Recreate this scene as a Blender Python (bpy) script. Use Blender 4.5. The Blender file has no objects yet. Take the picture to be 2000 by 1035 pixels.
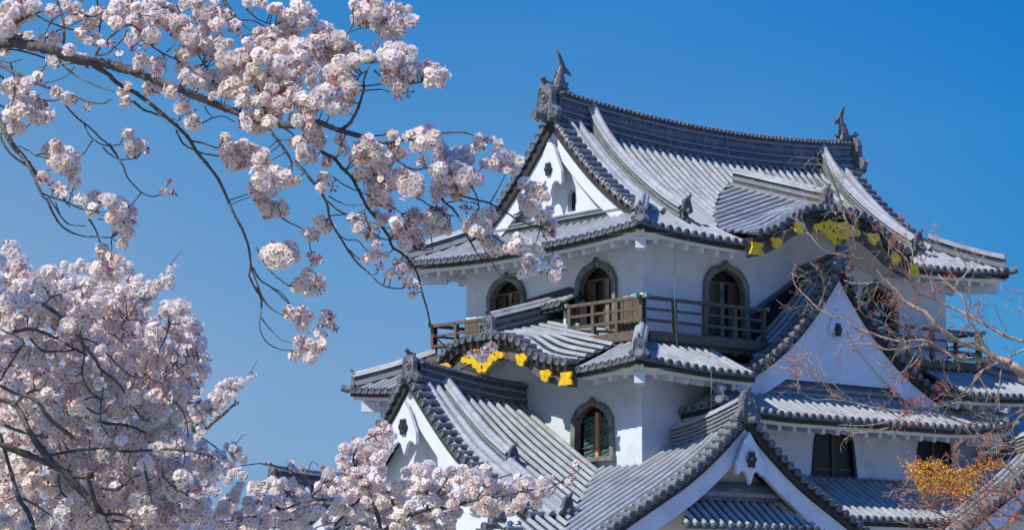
import bpy, bmesh, math, random
from mathutils import Vector, Matrix
PI = math.pi
R = random.Random(7)
SC = bpy.context.scene
COL = SC.collection

# ------------------------------------------------------------------ camera
F_PX = 5090.0
AZ, PIT = math.radians(49.8), math.radians(8.0)
FW = Vector((math.cos(AZ)*math.cos(PIT), math.sin(AZ)*math.cos(PIT), math.sin(PIT)))
RT = Vector((math.sin(AZ), -math.cos(AZ), 0.0))
UP = RT.cross(FW)
CAM = Vector((-38.3107, -40.943, 1.6))
cd = bpy.data.cameras.new('camera')
cam = bpy.data.objects.new('camera', cd)
COL.objects.link(cam)
cd.sensor_width = 36.0
cd.lens = F_PX / 2000.0 * 36.0
cd.clip_start = 0.1
cd.clip_end = 6000
cam.location = CAM
cd.dof.use_dof = True
cd.dof.focus_distance = 11.5
cd.dof.aperture_fstop = 26
M3 = Matrix((RT, UP, -FW)).transposed()
cam.rotation_euler = M3.to_euler()
SC.camera = cam

# ------------------------------------------------------------------ light
SUN = Vector((-0.70, 0.035, 0.715)).normalized()
ELEV = math.asin(SUN.z)
w = bpy.data.worlds.new('World')
SC.world = w
w.use_nodes = True
nt = w.node_tree
for n in list(nt.nodes):
    nt.nodes.remove(n)
sky = nt.nodes.new('ShaderNodeTexSky')
sky.sky_type = 'NISHITA'
sky.sun_disc = False
sky.sun_elevation = ELEV
sky.sun_rotation = math.atan2(SUN.x, SUN.y)
sky.altitude = 800
sky.air_density = 1.0
sky.dust_density = 0.2
sky.ozone_density = 3.0
def wmath(op, a, b):
    n = nt.nodes.new('ShaderNodeMath'); n.operation = op
    for i, v in enumerate((a, b)):
        if isinstance(v, (int, float)): n.inputs[i].default_value = v
        else: nt.links.new(v, n.inputs[i])
    return n.outputs[0]
SKY = 0.12
sep = nt.nodes.new('ShaderNodeSeparateColor')
nt.links.new(sky.outputs[0], sep.inputs[0])
chan = []
for i, (ga, mul) in enumerate(((1.54, .665), (.57, .4535), (.12, .64))):
    v = wmath('MULTIPLY', sep.outputs[i], SKY)
    v = wmath('MAXIMUM', v, 0.0)
    v = wmath('POWER', v, ga)
    v = wmath('MINIMUM', wmath('MULTIPLY', v, mul), (.185, .365, .64)[i])
    chan.append(wmath('MULTIPLY', v, 1 / SKY))
com = nt.nodes.new('ShaderNodeCombineColor')
for i in range(3): nt.links.new(chan[i], com.inputs[i])
# the sky deepens towards the east (real azimuth gradient of a polarised clear sky)
wtc = nt.nodes.new('ShaderNodeTexCoord')
dotn = nt.nodes.new('ShaderNodeVectorMath'); dotn.operation = 'DOT_PRODUCT'
nt.links.new(wtc.outputs['Generated'], dotn.inputs[0])
dotn.inputs[1].default_value = (0.7638, -0.6455, 0.0)
hr = wmath('ADD', wmath('MULTIPLY', dotn.outputs['Value'], 2.5), 0.5)
azr = nt.nodes.new('ShaderNodeValToRGB')
cr = azr.color_ramp
cr.elements[0].position = 0.0; cr.elements[0].color = (.80, .95, 1.0, 1)
cr.elements[1].position = 1.0; cr.elements[1].color = (.12, .64, .98, 1)
for p_, c_ in ((.28, (.50, .84, 1.0, 1)), (.5, (.46, .80, 1.0, 1)), (.75, (.32, .74, 1.0, 1))):
    e_ = cr.elements.new(p_); e_.color = c_
nt.links.new(hr, azr.inputs[0])
tint = nt.nodes.new('ShaderNodeMix')
tint.data_type = 'RGBA'; tint.blend_type = 'MULTIPLY'
tint.inputs[0].default_value = 1.0
scl = nt.nodes.new('ShaderNodeMix'); scl.data_type = 'RGBA'; scl.blend_type = 'MULTIPLY'
scl.inputs[0].default_value = 1.0
scl.inputs[7].default_value = (2.3/.36*.92, 1.27/.36*.97, 1.0/.36, 1)
zs = nt.nodes.new('ShaderNodeSeparateXYZ')
nt.links.new(wtc.outputs['Generated'], zs.inputs[0])
zr = nt.nodes.new('ShaderNodeValToRGB')
zr.color_ramp.elements[0].position = .185; zr.color_ramp.elements[0].color = (.36, .36, .36, 1)
zr.color_ramp.elements[1].position = .62; zr.color_ramp.elements[1].color = (.30, .52, .70, 1)
for p_, c_ in ((.235, (.22, .325, .355, 1)), (.30, (.22, .34, .38, 1))):
    e_ = zr.color_ramp.elements.new(p_); e_.color = c_
nt.links.new(zs.outputs['Z'], zr.inputs[0])
zm = nt.nodes.new('ShaderNodeMix'); zm.data_type = 'RGBA'; zm.blend_type = 'MULTIPLY'
zm.inputs[0].default_value = 1.0
nt.links.new(com.outputs[0], zm.inputs[6])
nt.links.new(zr.outputs[0], zm.inputs[7])
wn = nt.nodes.new('ShaderNodeTexNoise'); wn.inputs['Scale'].default_value = 5.0; wn.inputs['Detail'].default_value = 5
wmp = nt.nodes.new('ShaderNodeMapping'); wmp.inputs['Scale'].default_value = (1, 1, 4.5)
nt.links.new(wtc.outputs['Generated'], wmp.inputs[0]); nt.links.new(wmp.outputs[0], wn.inputs['Vector'])
wr = nt.nodes.new('ShaderNodeValToRGB')
wr.color_ramp.elements[0].position = .50; wr.color_ramp.elements[0].color = (1, 1, 1, 1)
wr.color_ramp.elements[1].position = .75; wr.color_ramp.elements[1].color = (1.22, 1.08, 1.02, 1)
nt.links.new(wn.outputs['Fac'], wr.inputs[0])
wm2 = nt.nodes.new('ShaderNodeMix'); wm2.data_type = 'RGBA'; wm2.blend_type = 'MULTIPLY'; wm2.inputs[0].default_value = 1.0
nt.links.new(zm.outputs[2], wm2.inputs[6]); nt.links.new(wr.outputs[0], wm2.inputs[7])
nt.links.new(wm2.outputs[2], scl.inputs[6])
nt.links.new(scl.outputs[2], tint.inputs[6])
nt.links.new(azr.outputs[0], tint.inputs[7])
bg = nt.nodes.new('ShaderNodeBackground')
bg.inputs[1].default_value = SKY
wo = nt.nodes.new('ShaderNodeOutputWorld')
nt.links.new(tint.outputs[2], bg.inputs[0])
nt.links.new(bg.outputs[0], wo.inputs[0])
sl = bpy.data.lights.new('sun', 'SUN')
sl.energy = 4.9
sl.angle = math.radians(0.53)
sl.color = (1.0, 0.985, 0.93)
so = bpy.data.objects.new('sun', sl)
COL.objects.link(so)
so.rotation_euler = SUN.to_track_quat('Z', 'Y').to_euler()
so.location = (-30, 0, 40)
SC.view_settings.view_transform = 'Standard'
SC.view_settings.look = 'None'
SC.view_settings.gamma = 1
SC.view_settings.exposure = 0.0
SC.cycles.max_bounces = 6
SC.cycles.diffuse_bounces = 3
SC.cycles.transmission_bounces = 4
SC.cycles.transparent_max_bounces = 6

# ------------------------------------------------------------------ materials
def mat(name, c1, c2=None, scale=3.0, rough=0.7, island=0.0, c3=None, scale2=0.6, bump=0.0, bscale=20, metal=0.0,
        spec=0.5, trans=0.0, transc=None, streak=False):
    m = bpy.data.materials.new(name)
    m.use_nodes = True
    t = m.node_tree
    b = t.nodes['Principled BSDF']
    b.inputs['Roughness'].default_value = rough
    b.inputs['Metallic'].default_value = metal
    b.inputs['Specular IOR Level'].default_value = spec
    c2 = c2 or c1
    tc = t.nodes.new('ShaderNodeTexCoord')
    nz = t.nodes.new('ShaderNodeTexNoise')
    nz.inputs['Scale'].default_value = scale
    nz.inputs['Detail'].default_value = 6
    nz.inputs['Roughness'].default_value = 0.65
    if streak:
        mp = t.nodes.new('ShaderNodeMapping')
        mp.inputs['Scale'].default_value = (1, 1, 0.12)
        t.links.new(tc.outputs['Object'], mp.inputs[0])
        t.links.new(mp.outputs[0], nz.inputs['Vector'])
    else:
        t.links.new(tc.outputs['Object'], nz.inputs['Vector'])
    rp = t.nodes.new('ShaderNodeValToRGB')
    rp.color_ramp.elements[0].position = 0.33
    rp.color_ramp.elements[1].position = 0.67
    rp.color_ramp.elements[0].color = (*c1, 1)
    rp.color_ramp.elements[1].color = (*c2, 1)
    t.links.new(nz.outputs['Fac'], rp.inputs[0])
    out = rp.outputs[0]
    if c3:
        n2 = t.nodes.new('ShaderNodeTexNoise')
        n2.inputs['Scale'].default_value = scale2
        n2.inputs['Detail'].default_value = 5
        t.links.new(tc.outputs['Object'], n2.inputs['Vector'])
        r2 = t.nodes.new('ShaderNodeValToRGB')
        r2.color_ramp.elements[0].position = 0.52
        r2.color_ramp.elements[1].position = 0.72
        r2.color_ramp.elements[0].color = (0, 0, 0, 1)
        r2.color_ramp.elements[1].color = (1, 1, 1, 1)
        t.links.new(n2.outputs['Fac'], r2.inputs[0])
        mx = t.nodes.new('ShaderNodeMix')
        mx.data_type = 'RGBA'
        mx.inputs[7].default_value = (*c3, 1)
        t.links.new(r2.outputs[0], mx.inputs[0])
        t.links.new(out, mx.inputs[6])
        out = mx.outputs[2]
    if island > 0:
        g = t.nodes.new('ShaderNodeNewGeometry')
        mr = t.nodes.new('ShaderNodeMapRange')
        mr.inputs['To Min'].default_value = 1 - island
        mr.inputs['To Max'].default_value = 1 + island * 0.55
        t.links.new(g.outputs['Random Per Island'], mr.inputs['Value'])
        vm = t.nodes.new('ShaderNodeVectorMath')
        vm.operation = 'SCALE'
        t.links.new(out, vm.inputs[0])
        t.links.new(mr.outputs[0], vm.inputs['Scale'])
        out = vm.outputs[0]
    t.links.new(out, b.inputs['Base Color'])
    if bump > 0:
        nb = t.nodes.new('ShaderNodeTexNoise')
        nb.inputs['Scale'].default_value = bscale
        nb.inputs['Detail'].default_value = 4
        t.links.new(tc.outputs['Object'], nb.inputs['Vector'])
        bp = t.nodes.new('ShaderNodeBump')
        bp.inputs['Strength'].default_value = bump
        bp.inputs['Distance'].default_value = 0.02
        t.links.new(nb.outputs['Fac'], bp.inputs['Height'])
        t.links.new(bp.outputs[0], b.inputs['Normal'])
    if trans > 0:
        tr = t.nodes.new('ShaderNodeBsdfTranslucent')
        tr.inputs[0].default_value = (*(transc or c2), 1)
        ms = t.nodes.new('ShaderNodeMixShader')
        ms.inputs[0].default_value = trans
        o = t.nodes['Material Output']
        t.links.new(b.outputs[0], ms.inputs[1])
        t.links.new(tr.outputs[0], ms.inputs[2])
        t.links.new(ms.outputs[0], o.inputs[0])
    return m

M = {}
M['tile'] = mat('roof_tile', (.31, .31, .305), (.385, .38, .37), scale=1.9, rough=.6, metal=.0, spec=.4, island=.14, c3=(.25, .25, .235), scale2=1.6, bump=.3, bscale=30)
M['pan'] = mat('shaded_pan_tile', (.02, .021, .025), (.055, .055, .055), scale=5, rough=.7, c3=(.16, .15, .10), scale2=2.0)  # near-black: trough shadow between cover tiles is put into the colour
M['cap'] = mat('eave_tile', (.085, .085, .09), (.20, .20, .20), scale=9, rough=.5, island=.25, bump=.4, bscale=40)
M['ridge'] = mat('ridge_tile', (.055, .058, .068), (.12, .125, .14), scale=6, rough=.5, c3=(.17, .165, .14), scale2=3, bump=.4, bscale=40)
M['noshi'] = mat('ridge_course', (.17, .17, .17), (.28, .28, .275), scale=5, rough=.6, c3=(.19, .18, .13), scale2=2.5)
M['dot'] = mat('ridge_pattern', (.36, .36, .34), (.50, .50, .47), scale=8, rough=.5)
M['plaster'] = mat('lime_plaster', (.59, .61, .625), (.65, .665, .68), scale=2.2, rough=.9, c3=(.52, .53, .53), scale2=1.8, streak=True, bump=.15, bscale=4)
M['soffit'] = mat('bounce_tinted_plaster', (.68, .63, .54), (.74, .70, .60), scale=1.5, rough=.9)  # beige tint puts warm bounce light into the plaster colour
M['board'] = mat('dark_board', (.018, .014, .012), (.05, .04, .032), scale=7, rough=.75, streak=True)
M['black'] = mat('black_lacquer', (.010, .010, .013), (.024, .023, .026), scale=9, rough=.55)
M['barge'] = mat('weathered_barge', (.075, .07, .06), (.14, .13, .11), scale=6, rough=.7)
M['wood'] = mat('balcony_wood', (.080, .058, .038), (.155, .115, .072), scale=9, rough=.8, c3=(.09, .07, .05), scale2=4)
M['frame'] = mat('window_frame_wood', (.13, .125, .105), (.24, .225, .185), scale=7, rough=.75, c3=(.07, .065, .05), scale2=3)
M['newwood'] = mat('mullion_wood', (.50, .22, .06), (.66, .34, .12), scale=12, rough=.6, streak=True)
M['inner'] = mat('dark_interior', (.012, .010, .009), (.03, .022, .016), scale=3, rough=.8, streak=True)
M['shutter'] = mat('shutter_wood', (.045, .03, .02), (.12, .075, .042), scale=5, rough=.7, streak=True)
M['glass'] = mat('dark_glass', (.01, .06, .08), (.02, .12, .14), scale=2, rough=.08, spec=1.0)
M['gold'] = mat('gilt_fitting', (.88, .46, .006), (.98, .60, .012), scale=10, rough=.38, metal=.25, c3=(.48, .29, .01), scale2=9, bump=.35, bscale=22)
M['copper'] = mat('verdigris', (.10, .30, .24), (.18, .42, .33), scale=12, rough=.7)
M['bronze'] = mat('fish_tile', (.08, .065, .06), (.19, .155, .14), scale=8, rough=.5, bump=.5, bscale=30)
M['orange'] = mat('ochre_stain', (.55, .27, .06), (.6, .33, .1), scale=12, rough=.7)
M['stone'] = mat('stone_wall', (.20, .19, .17), (.36, .34, .31), scale=1.4, rough=.9, island=.3, bump=.5, bscale=6)
M['ground'] = mat('gravel_ground', (.30, .27, .22), (.42, .38, .32), scale=3, rough=.95, c3=(.16, .17, .09), scale2=.2)
M['lattice'] = mat('olive_lattice', (.16, .17, .06), (.25, .24, .10), scale=9, rough=.5)
M['wire'] = mat('green_wire', (.10, .22, .22), (.12, .30, .26), rough=.5)

# ------------------------------------------------------------------ mesh helpers
class MB:
    def __init__(s):
        s.v = []; s.f = []
    def add(s, vs, fs):
        o = len(s.v)
        s.v.extend([tuple(v) for v in vs])
        s.f.extend([tuple(i + o for i in f) for f in fs])
    def obox(s, c, ax, ay, az, taper=1.0):
        c = Vector(c)
        vs = []
        for k in (-1, 1):
            tt = taper if k > 0 else 1.0
            for i, j in ((-1, -1), (1, -1), (1, 1), (-1, 1)):
                vs.append(c + ax*i*tt + ay*j*tt + az*k)
        s.add(vs, [(3, 2, 1, 0), (4, 5, 6, 7), (0, 1, 5, 4), (1, 2, 6, 5), (2, 3, 7, 6), (3, 0, 4, 7)])
    def box(s, x0, x1, y0, y1, z0, z1):
        s.obox(((x0+x1)/2, (y0+y1)/2, (z0+z1)/2), Vector(((x1-x0)/2, 0, 0)), Vector((0, (y1-y0)/2, 0)), Vector((0, 0, (z1-z0)/2)))
    def bar(s, a, b, w_, h_, up=Vector((0, 0, 1))):
        a = Vector(a); b = Vector(b)
        d = (b - a)
        sx = d.cross(up).normalized()
        uz = sx.cross(d).normalized()
        s.obox((a+b)/2, sx*w_/2, uz*h_/2, d/2)
    def tube(s, pts, rad, n=6, cap=True):
        pts = [Vector(p) for p in pts]
        if not hasattr(rad, '__len__'):
            rad = [rad]*len(pts)
        d0 = (pts[1]-pts[0]).normalized()
        u = d0.orthogonal().normalized()
        rings = []
        vs = []
        for i, p in enumerate(pts):
            d = (pts[min(i+1, len(pts)-1)] - pts[max(i-1, 0)])
            if d.length < 1e-9:
                d = d0
            d.normalize()
            u = (u - d*u.dot(d)).normalized()
            v = d.cross(u)
            for k in range(n):
                a = 2*PI*k/n
                vs.append(p + (u*math.cos(a) + v*math.sin(a))*rad[i])
        fs = []
        for i in range(len(pts)-1):
            for k in range(n):
                k2 = (k+1) % n
                fs.append((i*n+k, i*n+k2, (i+1)*n+k2, (i+1)*n+k))
        if cap:
            fs.append(tuple(range(n-1, -1, -1)))
            fs.append(tuple((len(pts)-1)*n + k for k in range(n)))
        s.add(vs, fs)
    def prism(s, poly, origin, ex, ey, ez, holes=None):
        """extrude a 2D outline (in ex,ey) along ez"""
        n = len(poly)
        o = Vector(origin)
        a = [o + ex*p[0] + ey*p[1] for p in poly]
        b = [p + ez for p in a]
        fs = [(i, (i+1) % n, n+(i+1) % n, n+i) for i in range(n)]
        s.add(a+b, fs)
        # caps triangulated
        from mathutils.geometry import tessellate_polygon
        tri = tessellate_polygon([[Vector((p[0], p[1], 0)) for p in poly]])
        s.add(a, [tuple(t) for t in tri])
        s.add(b, [tuple(reversed(t)) for t in tri])
    def sphere(s, c, r, n=8, m=5, sz=1.0):
        c = Vector(c)
        vs = []
        for j in range(m+1):
            th = PI*j/m
            for i in range(n):
                a = 2*PI*i/n
                vs.append(c + Vector((math.sin(th)*math.cos(a)*r, math.sin(th)*math.sin(a)*r, math.cos(th)*r*sz)))
        fs = []
        for j in range(m):
            for i in range(n):
                fs.append((j*n+i, (j+1)*n+i, (j+1)*n+(i+1) % n, j*n+(i+1) % n))
        s.add(vs, fs)
    def build(s, name, m, parent=None, smooth=False):
        me = bpy.data.meshes.new(name)
        me.from_pydata(s.v, [], s.f)
        me.materials.append(m)
        if smooth:
            for p in me.polygons:
                p.use_smooth = True
        o = bpy.data.objects.new(name, me)
        COL.objects.link(o)
        if parent:
            o.parent = parent
        return o

def tag(o, label=None, cat=None, group=None, kind=None):
    if label: o['label'] = label
    if cat: o['category'] = cat
    if group: o['group'] = group
    if kind: o['kind'] = kind
    return o
def empty(name, loc=(0, 0, 0)):
    o = bpy.data.objects.new(name, None)
    COL.objects.link(o)
    o.location = loc
    return o
X = Vector((1, 0, 0)); Y = Vector((0, 1, 0)); Z = Vector((0, 0, 1))

# ------------------------------------------------------------------ ground
g = MB()
g.add([(-3000, -3000, 0), (3000, -3000, 0), (3000, 3000, 0), (-3000, 3000, 0)], [(0, 1, 2, 3)])
tag(g.build('ground', M['ground']), kind='structure')

castle = empty('castle_tower', (5, 3, 0))
tag(castle, 'white plastered castle keep with curved grey tiled gables and gilded fittings', 'castle')
CI = Matrix.Translation(Vector((-5, -3, 0)))
def cbuild(mb, name, m, parent=None, smooth=False):
    o = mb.build(name, m, parent or castle, smooth)
    if parent is None or parent is castle:
        o.location = (-5, -3, 0)
    return o

# ------------------------------------------------------------------ roof generator
def runs(flags):
    out = []; st = None
    for i, f in enumerate(flags):
        if f and st is None: st = i
        if not f and st is not None:
            out.append((st, i-1)); st = None
    if st is not None: out.append((st, len(flags)-1))
    return out

def barrels(mb, pts, S, r=.059, tile=.30, n=6):
    """a row of half-round cover tiles along a polyline"""
    # resample
    d = [0]
    for a, b in zip(pts, pts[1:]):
        d.append(d[-1] + (b-a).length)
    L = d[-1]
    if L < .12: return
    def at(x):
        x = max(0, min(L, x))
        for i in range(len(d)-1):
            if x <= d[i+1] or i == len(d)-2:
                k = (x-d[i])/max(1e-6, d[i+1]-d[i])
                return pts[i].lerp(pts[i+1], k)
    nt_ = max(1, round(L/tile))
    h = L/nt_
    for i in range(nt_):
        a = at(i*h - .015); b = at((i+1)*h)
        dr = (b-a).normalized()
        nn = S.cross(dr)
        if nn.z < 0: nn = -nn
        nn.normalize()
        jr = 1 + R.uniform(-.015, .015)
        js = R.uniform(-.003, .003); jn = R.uniform(-.002, .002)
        vs = []
        for p, rr in ((a, r*.99*jr), (b, r*1.035*jr)):
            for k in range(n+1):
                an = PI*k/n
                vs.append(p + S*(js + rr*math.cos(an)) + nn*(jn + rr*math.sin(an)*1.2))
        fs = [(k, k+1, n+2+k, n+1+k) for k in range(n)]
        fs.append(tuple(n+1+k for k in range(n+1)))
        mb.add(vs, fs)

def cap_disc(mb, p, D, r=.078, n=10, th=.07):
    """round end tile, facing D, with raised rim"""
    D = D.normalized()
    u = D.cross(Z).normalized(); v = u.cross(D)
    vs = []; fs = []
    prof = ((-th, 1.0), (.012, 1.0), (.012, .74), (-.012, .70), (-.012, 0))
    for q, rr in prof[:-1]:
        for k in range(n):
            a = 2*PI*k/n
            vs.append(p + D*q + (u*math.cos(a)+v*math.sin(a))*r*rr)
    m = len(prof)-1
    for j in range(m-1):
        for k in range(n):
            fs.append((j*n+k, j*n+(k+1) % n, (j+1)*n+(k+1) % n, (j+1)*n+k))
    fs.append(tuple((m-1)*n+k for k in range(n)))
    mb.add(vs, fs)

def slope(parent, S, T, org, s0, s1, t0, t1, zf, keep=None, pitch=.247, eave=True, off=0.0, dt=.1, name='roof_slope', sub='roof'):
    """height-field roof slope. point = org + S*s + T*t ; z = zf(x,y).  Cover tiles run along T."""
    def P(s_, t_, dz=0):
        q = org + S*s_ + T*t_
        return Vector((q.x, q.y, zf(q.x, q.y) + dz))
    nt_ = int(math.ceil((t1-t0)/dt)); ns = int(math.ceil((s1-s0)/.12))
    sh = MB()
    for i in range(ns):
        for j in range(nt_):
            a = s0+(s1-s0)*i/ns; b = s0+(s1-s0)*(i+1)/ns
            c = t0+(t1-t0)*j/nt_; d = t0+(t1-t0)*(j+1)/nt_
            q = P((a+b)/2, (c+d)/2)
            if keep and not keep(q.x, q.y): continue
            sh.add([P(a, c), P(b, c), P(b, d), P(a, d)], [(0, 1, 2, 3)])
    base = cbuild(sh, sub, M['pan'])
    # courses of pan tiles: little steps every 0.27 m
    bb = MB(); cc = MB(); ee = MB(); done = []
    def flush():
        if bb.f: bb.build('cover_tiles', M['tile'], base)
        bb.v, bb.f = [], []
    def flushc():
        if cc.f or ee.f:
            cc.add(ee.v, ee.f); cc.build('eave_tiles', M['cap'], base)
        cc.v, cc.f, ee.v, ee.f = [], [], [], []
    n = int((s1-s0)/pitch)
    for k in range(n+1):
        s_ = s0 + pitch*(k+.5) + off
        if s_ > s1: break
        m = int((t1-t0)/.05)
        tt = [t0+(t1-t0)*j/m for j in range(m+1)]
        fl = []
        for t_ in tt:
            q = org + S*s_ + T*t_
            fl.append(keep is None or keep(q.x, q.y))
        rn = [r_ for r_ in runs(fl) if r_[1]-r_[0] > 2]
        if not rn: flush()
        if eave and not (rn and rn[-1][1] == m): flushc()
        for (i0, i1) in runs(fl):
            pts = [P(s_, tt[i], .02) for i in range(i0, i1+1, 2)]
            if (i1-i0) % 2: pts.append(P(s_, tt[i1], .02))
            if len(pts) < 2: continue
            barrels(bb, pts, S)
            if eave and i1 == m:
                cap_disc(cc, P(s_, t1, .025) + T*.03, T)
        # pan lip between caps
        if eave:
            q = P(s_+pitch/2, t1)
            if keep is None or keep(q.x - T.x*.05, q.y - T.y*.05):
                for e in range(4):
                    a0 = -pitch/2 + pitch*e/4; a1 = a0 + pitch/4
                    h0 = -.05*(1-(2*a0/pitch)**2) ; h1 = -.05*(1-(2*a1/pitch)**2)
                    pa = q + S*a0 + Z*h0 + T*.02; pb = q + S*a1 + Z*h1 + T*.02
                    ee.add([pa, pb, pb+Z*.05, pa+Z*.05], [(0, 1, 2, 3)])
    flush()
    if eave: flushc()
    return base

def eave_trim(parent, pts, T, wallz, depth=1.05, raf=.46, fas=.10, rafters=True):
    """dark fascia, plaster edge band, soffit and rafters under an eave polyline (pts at tile lip)"""
    fa = MB(); so_ = MB(); ra = MB()
    for a, b in zip(pts, pts[1:]):
        # dark board
        vs = []
        for p in (a, b):
            vs += [p - T*.04 - Z*.03, p - T*.05 - Z*(.03+fas), p - T*.22 - Z*(.03+fas), p - T*.22 - Z*.03]
        fa.add(vs, [(0, 1, 5, 4), (1, 2, 6, 5), (3, 7, 4, 0) if False else (0, 4, 7, 3)])
        vs = []
        for p in (a, b):
            e = p - Z*(.03+fas)
            vs += [e - T*.12, e - T*.13 - Z*.075, Vector(((p - T*depth).x, (p - T*depth).y, wallz(p)))]
        so_.add(vs, [(0, 1, 4, 3), (1, 2, 5, 4)])
    fa.build('fascia', M['board'], parent)
    so_.build('soffit', M['soffit'], parent)
    if rafters:
        L = 0; nxt = raf*.5
        for a, b in zip(pts, pts[1:]):
            l = (b-a).length
            while nxt <= L+l:
                p = a.lerp(b, (nxt-L)/l)
                nxt += raf
                e = p - Z*(.03+fas+.075+.045)
                q = Vector(((p - T*(depth)).x, (p - T*depth).y, wallz(p) - .05))
                ra.bar(e - T*.24, q, .11, .12)
            L += l
        if ra.f: ra.build('rafters', M['plaster'], parent)

def ridge(parent, pts, S=None, w_=.26, h=.34, courses=4, top=.075, dots=False, name='ridge', capm=None, base=.06):
    """stacked ridge along pts (pts = ground line on the tiles)"""
    mb = MB(); lt = MB(); tp = MB()
    n = courses
    for i, (a, b) in enumerate(zip(pts, pts[1:])):
        d = (b-a).normalized()
        sx = Vector((d.y, -d.x, 0)).normalized()
        for k in range(n):
            z0 = -base + (h+base)*k/n; z1 = -base + (h+base)*(k+1)/n
            thin = (k % 2 == 1)
            ww = w_/2*(1.0 if thin else .82)
            vs = []
            for p in (a, b):
                vs += [p - sx*ww + Z*z0, p + sx*ww + Z*z0, p + sx*ww + Z*z1, p - sx*ww + Z*z1]
            tgt = lt if thin else mb
            fs = [(0, 1, 5, 4), (1, 2, 6, 5), (2, 3, 7, 6), (3, 0, 4, 7)]
            if i == 0: fs.append((3, 2, 1, 0))
            if i == len(pts)-2: fs.append((4, 5, 6, 7))
            tgt.add(vs, fs)
        # joints / small end tiles
    o = mb.build(name, M['ridge'], parent)
    if lt.f: lt.build('ridge_courses', M['noshi'], parent)
    tl = [p + Z*(h + .01) for p in pts]
    # flat top tile + round cover
    for a, b in zip(tl, tl[1:]):
        d = (b-a).normalized(); sx = Vector((d.y, -d.x, 0)).normalized()
        vs = []
        for p in (a, b):
            vs += [p - sx*w_*.62 - Z*.01, p + sx*w_*.62 - Z*.01, p + sx*w_*.45 + Z*.045, p - sx*w_*.45 + Z*.045]
        tp.add(vs, [(0, 1, 5, 4), (1, 2, 6, 5), (2, 3, 7, 6), (3, 0, 4, 7), (3, 2, 1, 0), (4, 5, 6, 7)])
    d0 = (tl[-1]-tl[0]); sx = Vector((d0.y, -d0.x, 0)).normalized()
    barrels(tp, [p + Z*.03 for p in tl], sx, r=top, tile=.32)
    tp.build('ridge_cap', capm or M['tile'], parent)
    return o

def onigawara(parent, p, D, sc=1.0, horn=True, m=None):
    """ridge-end ornament tile: shield with curls, boss and round tile"""
    D = Vector((D.x, D.y, 0)).normalized()
    u = Vector((-D.y, D.x, 0))
    mb = MB()
    half = [(0, .62), (.10, .60), (.17, .54), (.205, .44), (.20, .30), (.22, .2), (.30, .16), (.36, .08), (.34, -.02), (.25, -.05), (.17, -.02), (.12, -.08), (0, -.08)]
    poly = [(a*sc, b*sc) for a, b in half] + [(-a*sc, b*sc) for a, b in reversed(half[1:-1])]
    mb.prism(poly, p - D*.06*sc, u, Z, D*.12*sc)
    inner = [(a*.62, .05+b*.8) for a, b in half[:6]]
    inner = [(a*sc, b*sc) for a, b in inner] + [(-a*sc, b*sc) for a, b in reversed(inner[1:])] if False else None
    for q, r in ((.36, .10), (.12, .075)):
        c = p + Z*q*sc + D*.07*sc
        rp = [c + (u*math.cos(2*PI*k/10) + Z*math.sin(2*PI*k/10))*r*sc for k in range(11)]
        mb.tube(rp, .022*sc, 5, cap=False)
        mb.sphere(c, .055*sc, 8, 5)
    for sg in (-1, 1):
        c = p + u*sg*.27*sc + Z*.05*sc + D*.05*sc
        rp = [c + (u*sg*math.cos(a) + Z*math.sin(a))*(.085-.008*a)*sc for a in [x*.6 for x in range(10)]]
        mb.tube(rp, .03*sc, 5)
        c = p + u*sg*.16*sc + D*.06*sc
        mb.tube([c + Z*.02*sc, c + Z*.2*sc + u*sg*.02*sc, c + Z*.42*sc - u*sg*.0*sc, c + Z*.54*sc - u*sg*.06*sc], .028*sc, 5)
    # round tile sticking out on top and below
    mb.tube([p + Z*.60*sc - D*.15*sc, p + Z*.64*sc + D*.04*sc, p + Z*.72*sc + D*.12*sc], [.04*sc, .045*sc, .055*sc], 9)
    mb.tube([p - Z*.0*sc - D*.1*sc, p - Z*.0*sc + D*.30*sc, p + D*.32*sc], [.078*sc, .078*sc, .088*sc], 9)
    return mb.build('ridge_end_tile', m or M['cap'], parent)

def tome(parent, p, D, sc=1.0):
    """small dark spirit tile that ends a descending ridge, with an upturned tail"""
    D = Vector((D.x, D.y, 0)).normalized(); u = Vector((-D.y, D.x, 0))
    mb = MB()
    poly = [(-.17, -.05), (.17, -.05), (.20, .02), (.15, .1), (.13, .22), (.07, .30), (-.07, .30), (-.13, .22), (-.15, .1), (-.20, .02)]
    mb.prism([(a*sc, b*sc) for a, b in poly], p - D*.05*sc, u, Z, D*.1*sc)
    mb.tube([p + Z*.24*sc - D*.12*sc, p + Z*.30*sc, p + Z*.36*sc + D*.12*sc, p + Z*.46*sc + D*.18*sc], [.07*sc, .065*sc, .05*sc, .012*sc], 7)
    mb.tube([p - D*.1*sc - Z*.02, p + D*.15*sc - Z*.03], .08*sc, 8)
    return mb.build('ridge_stop', M['ridge'], parent)

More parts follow.
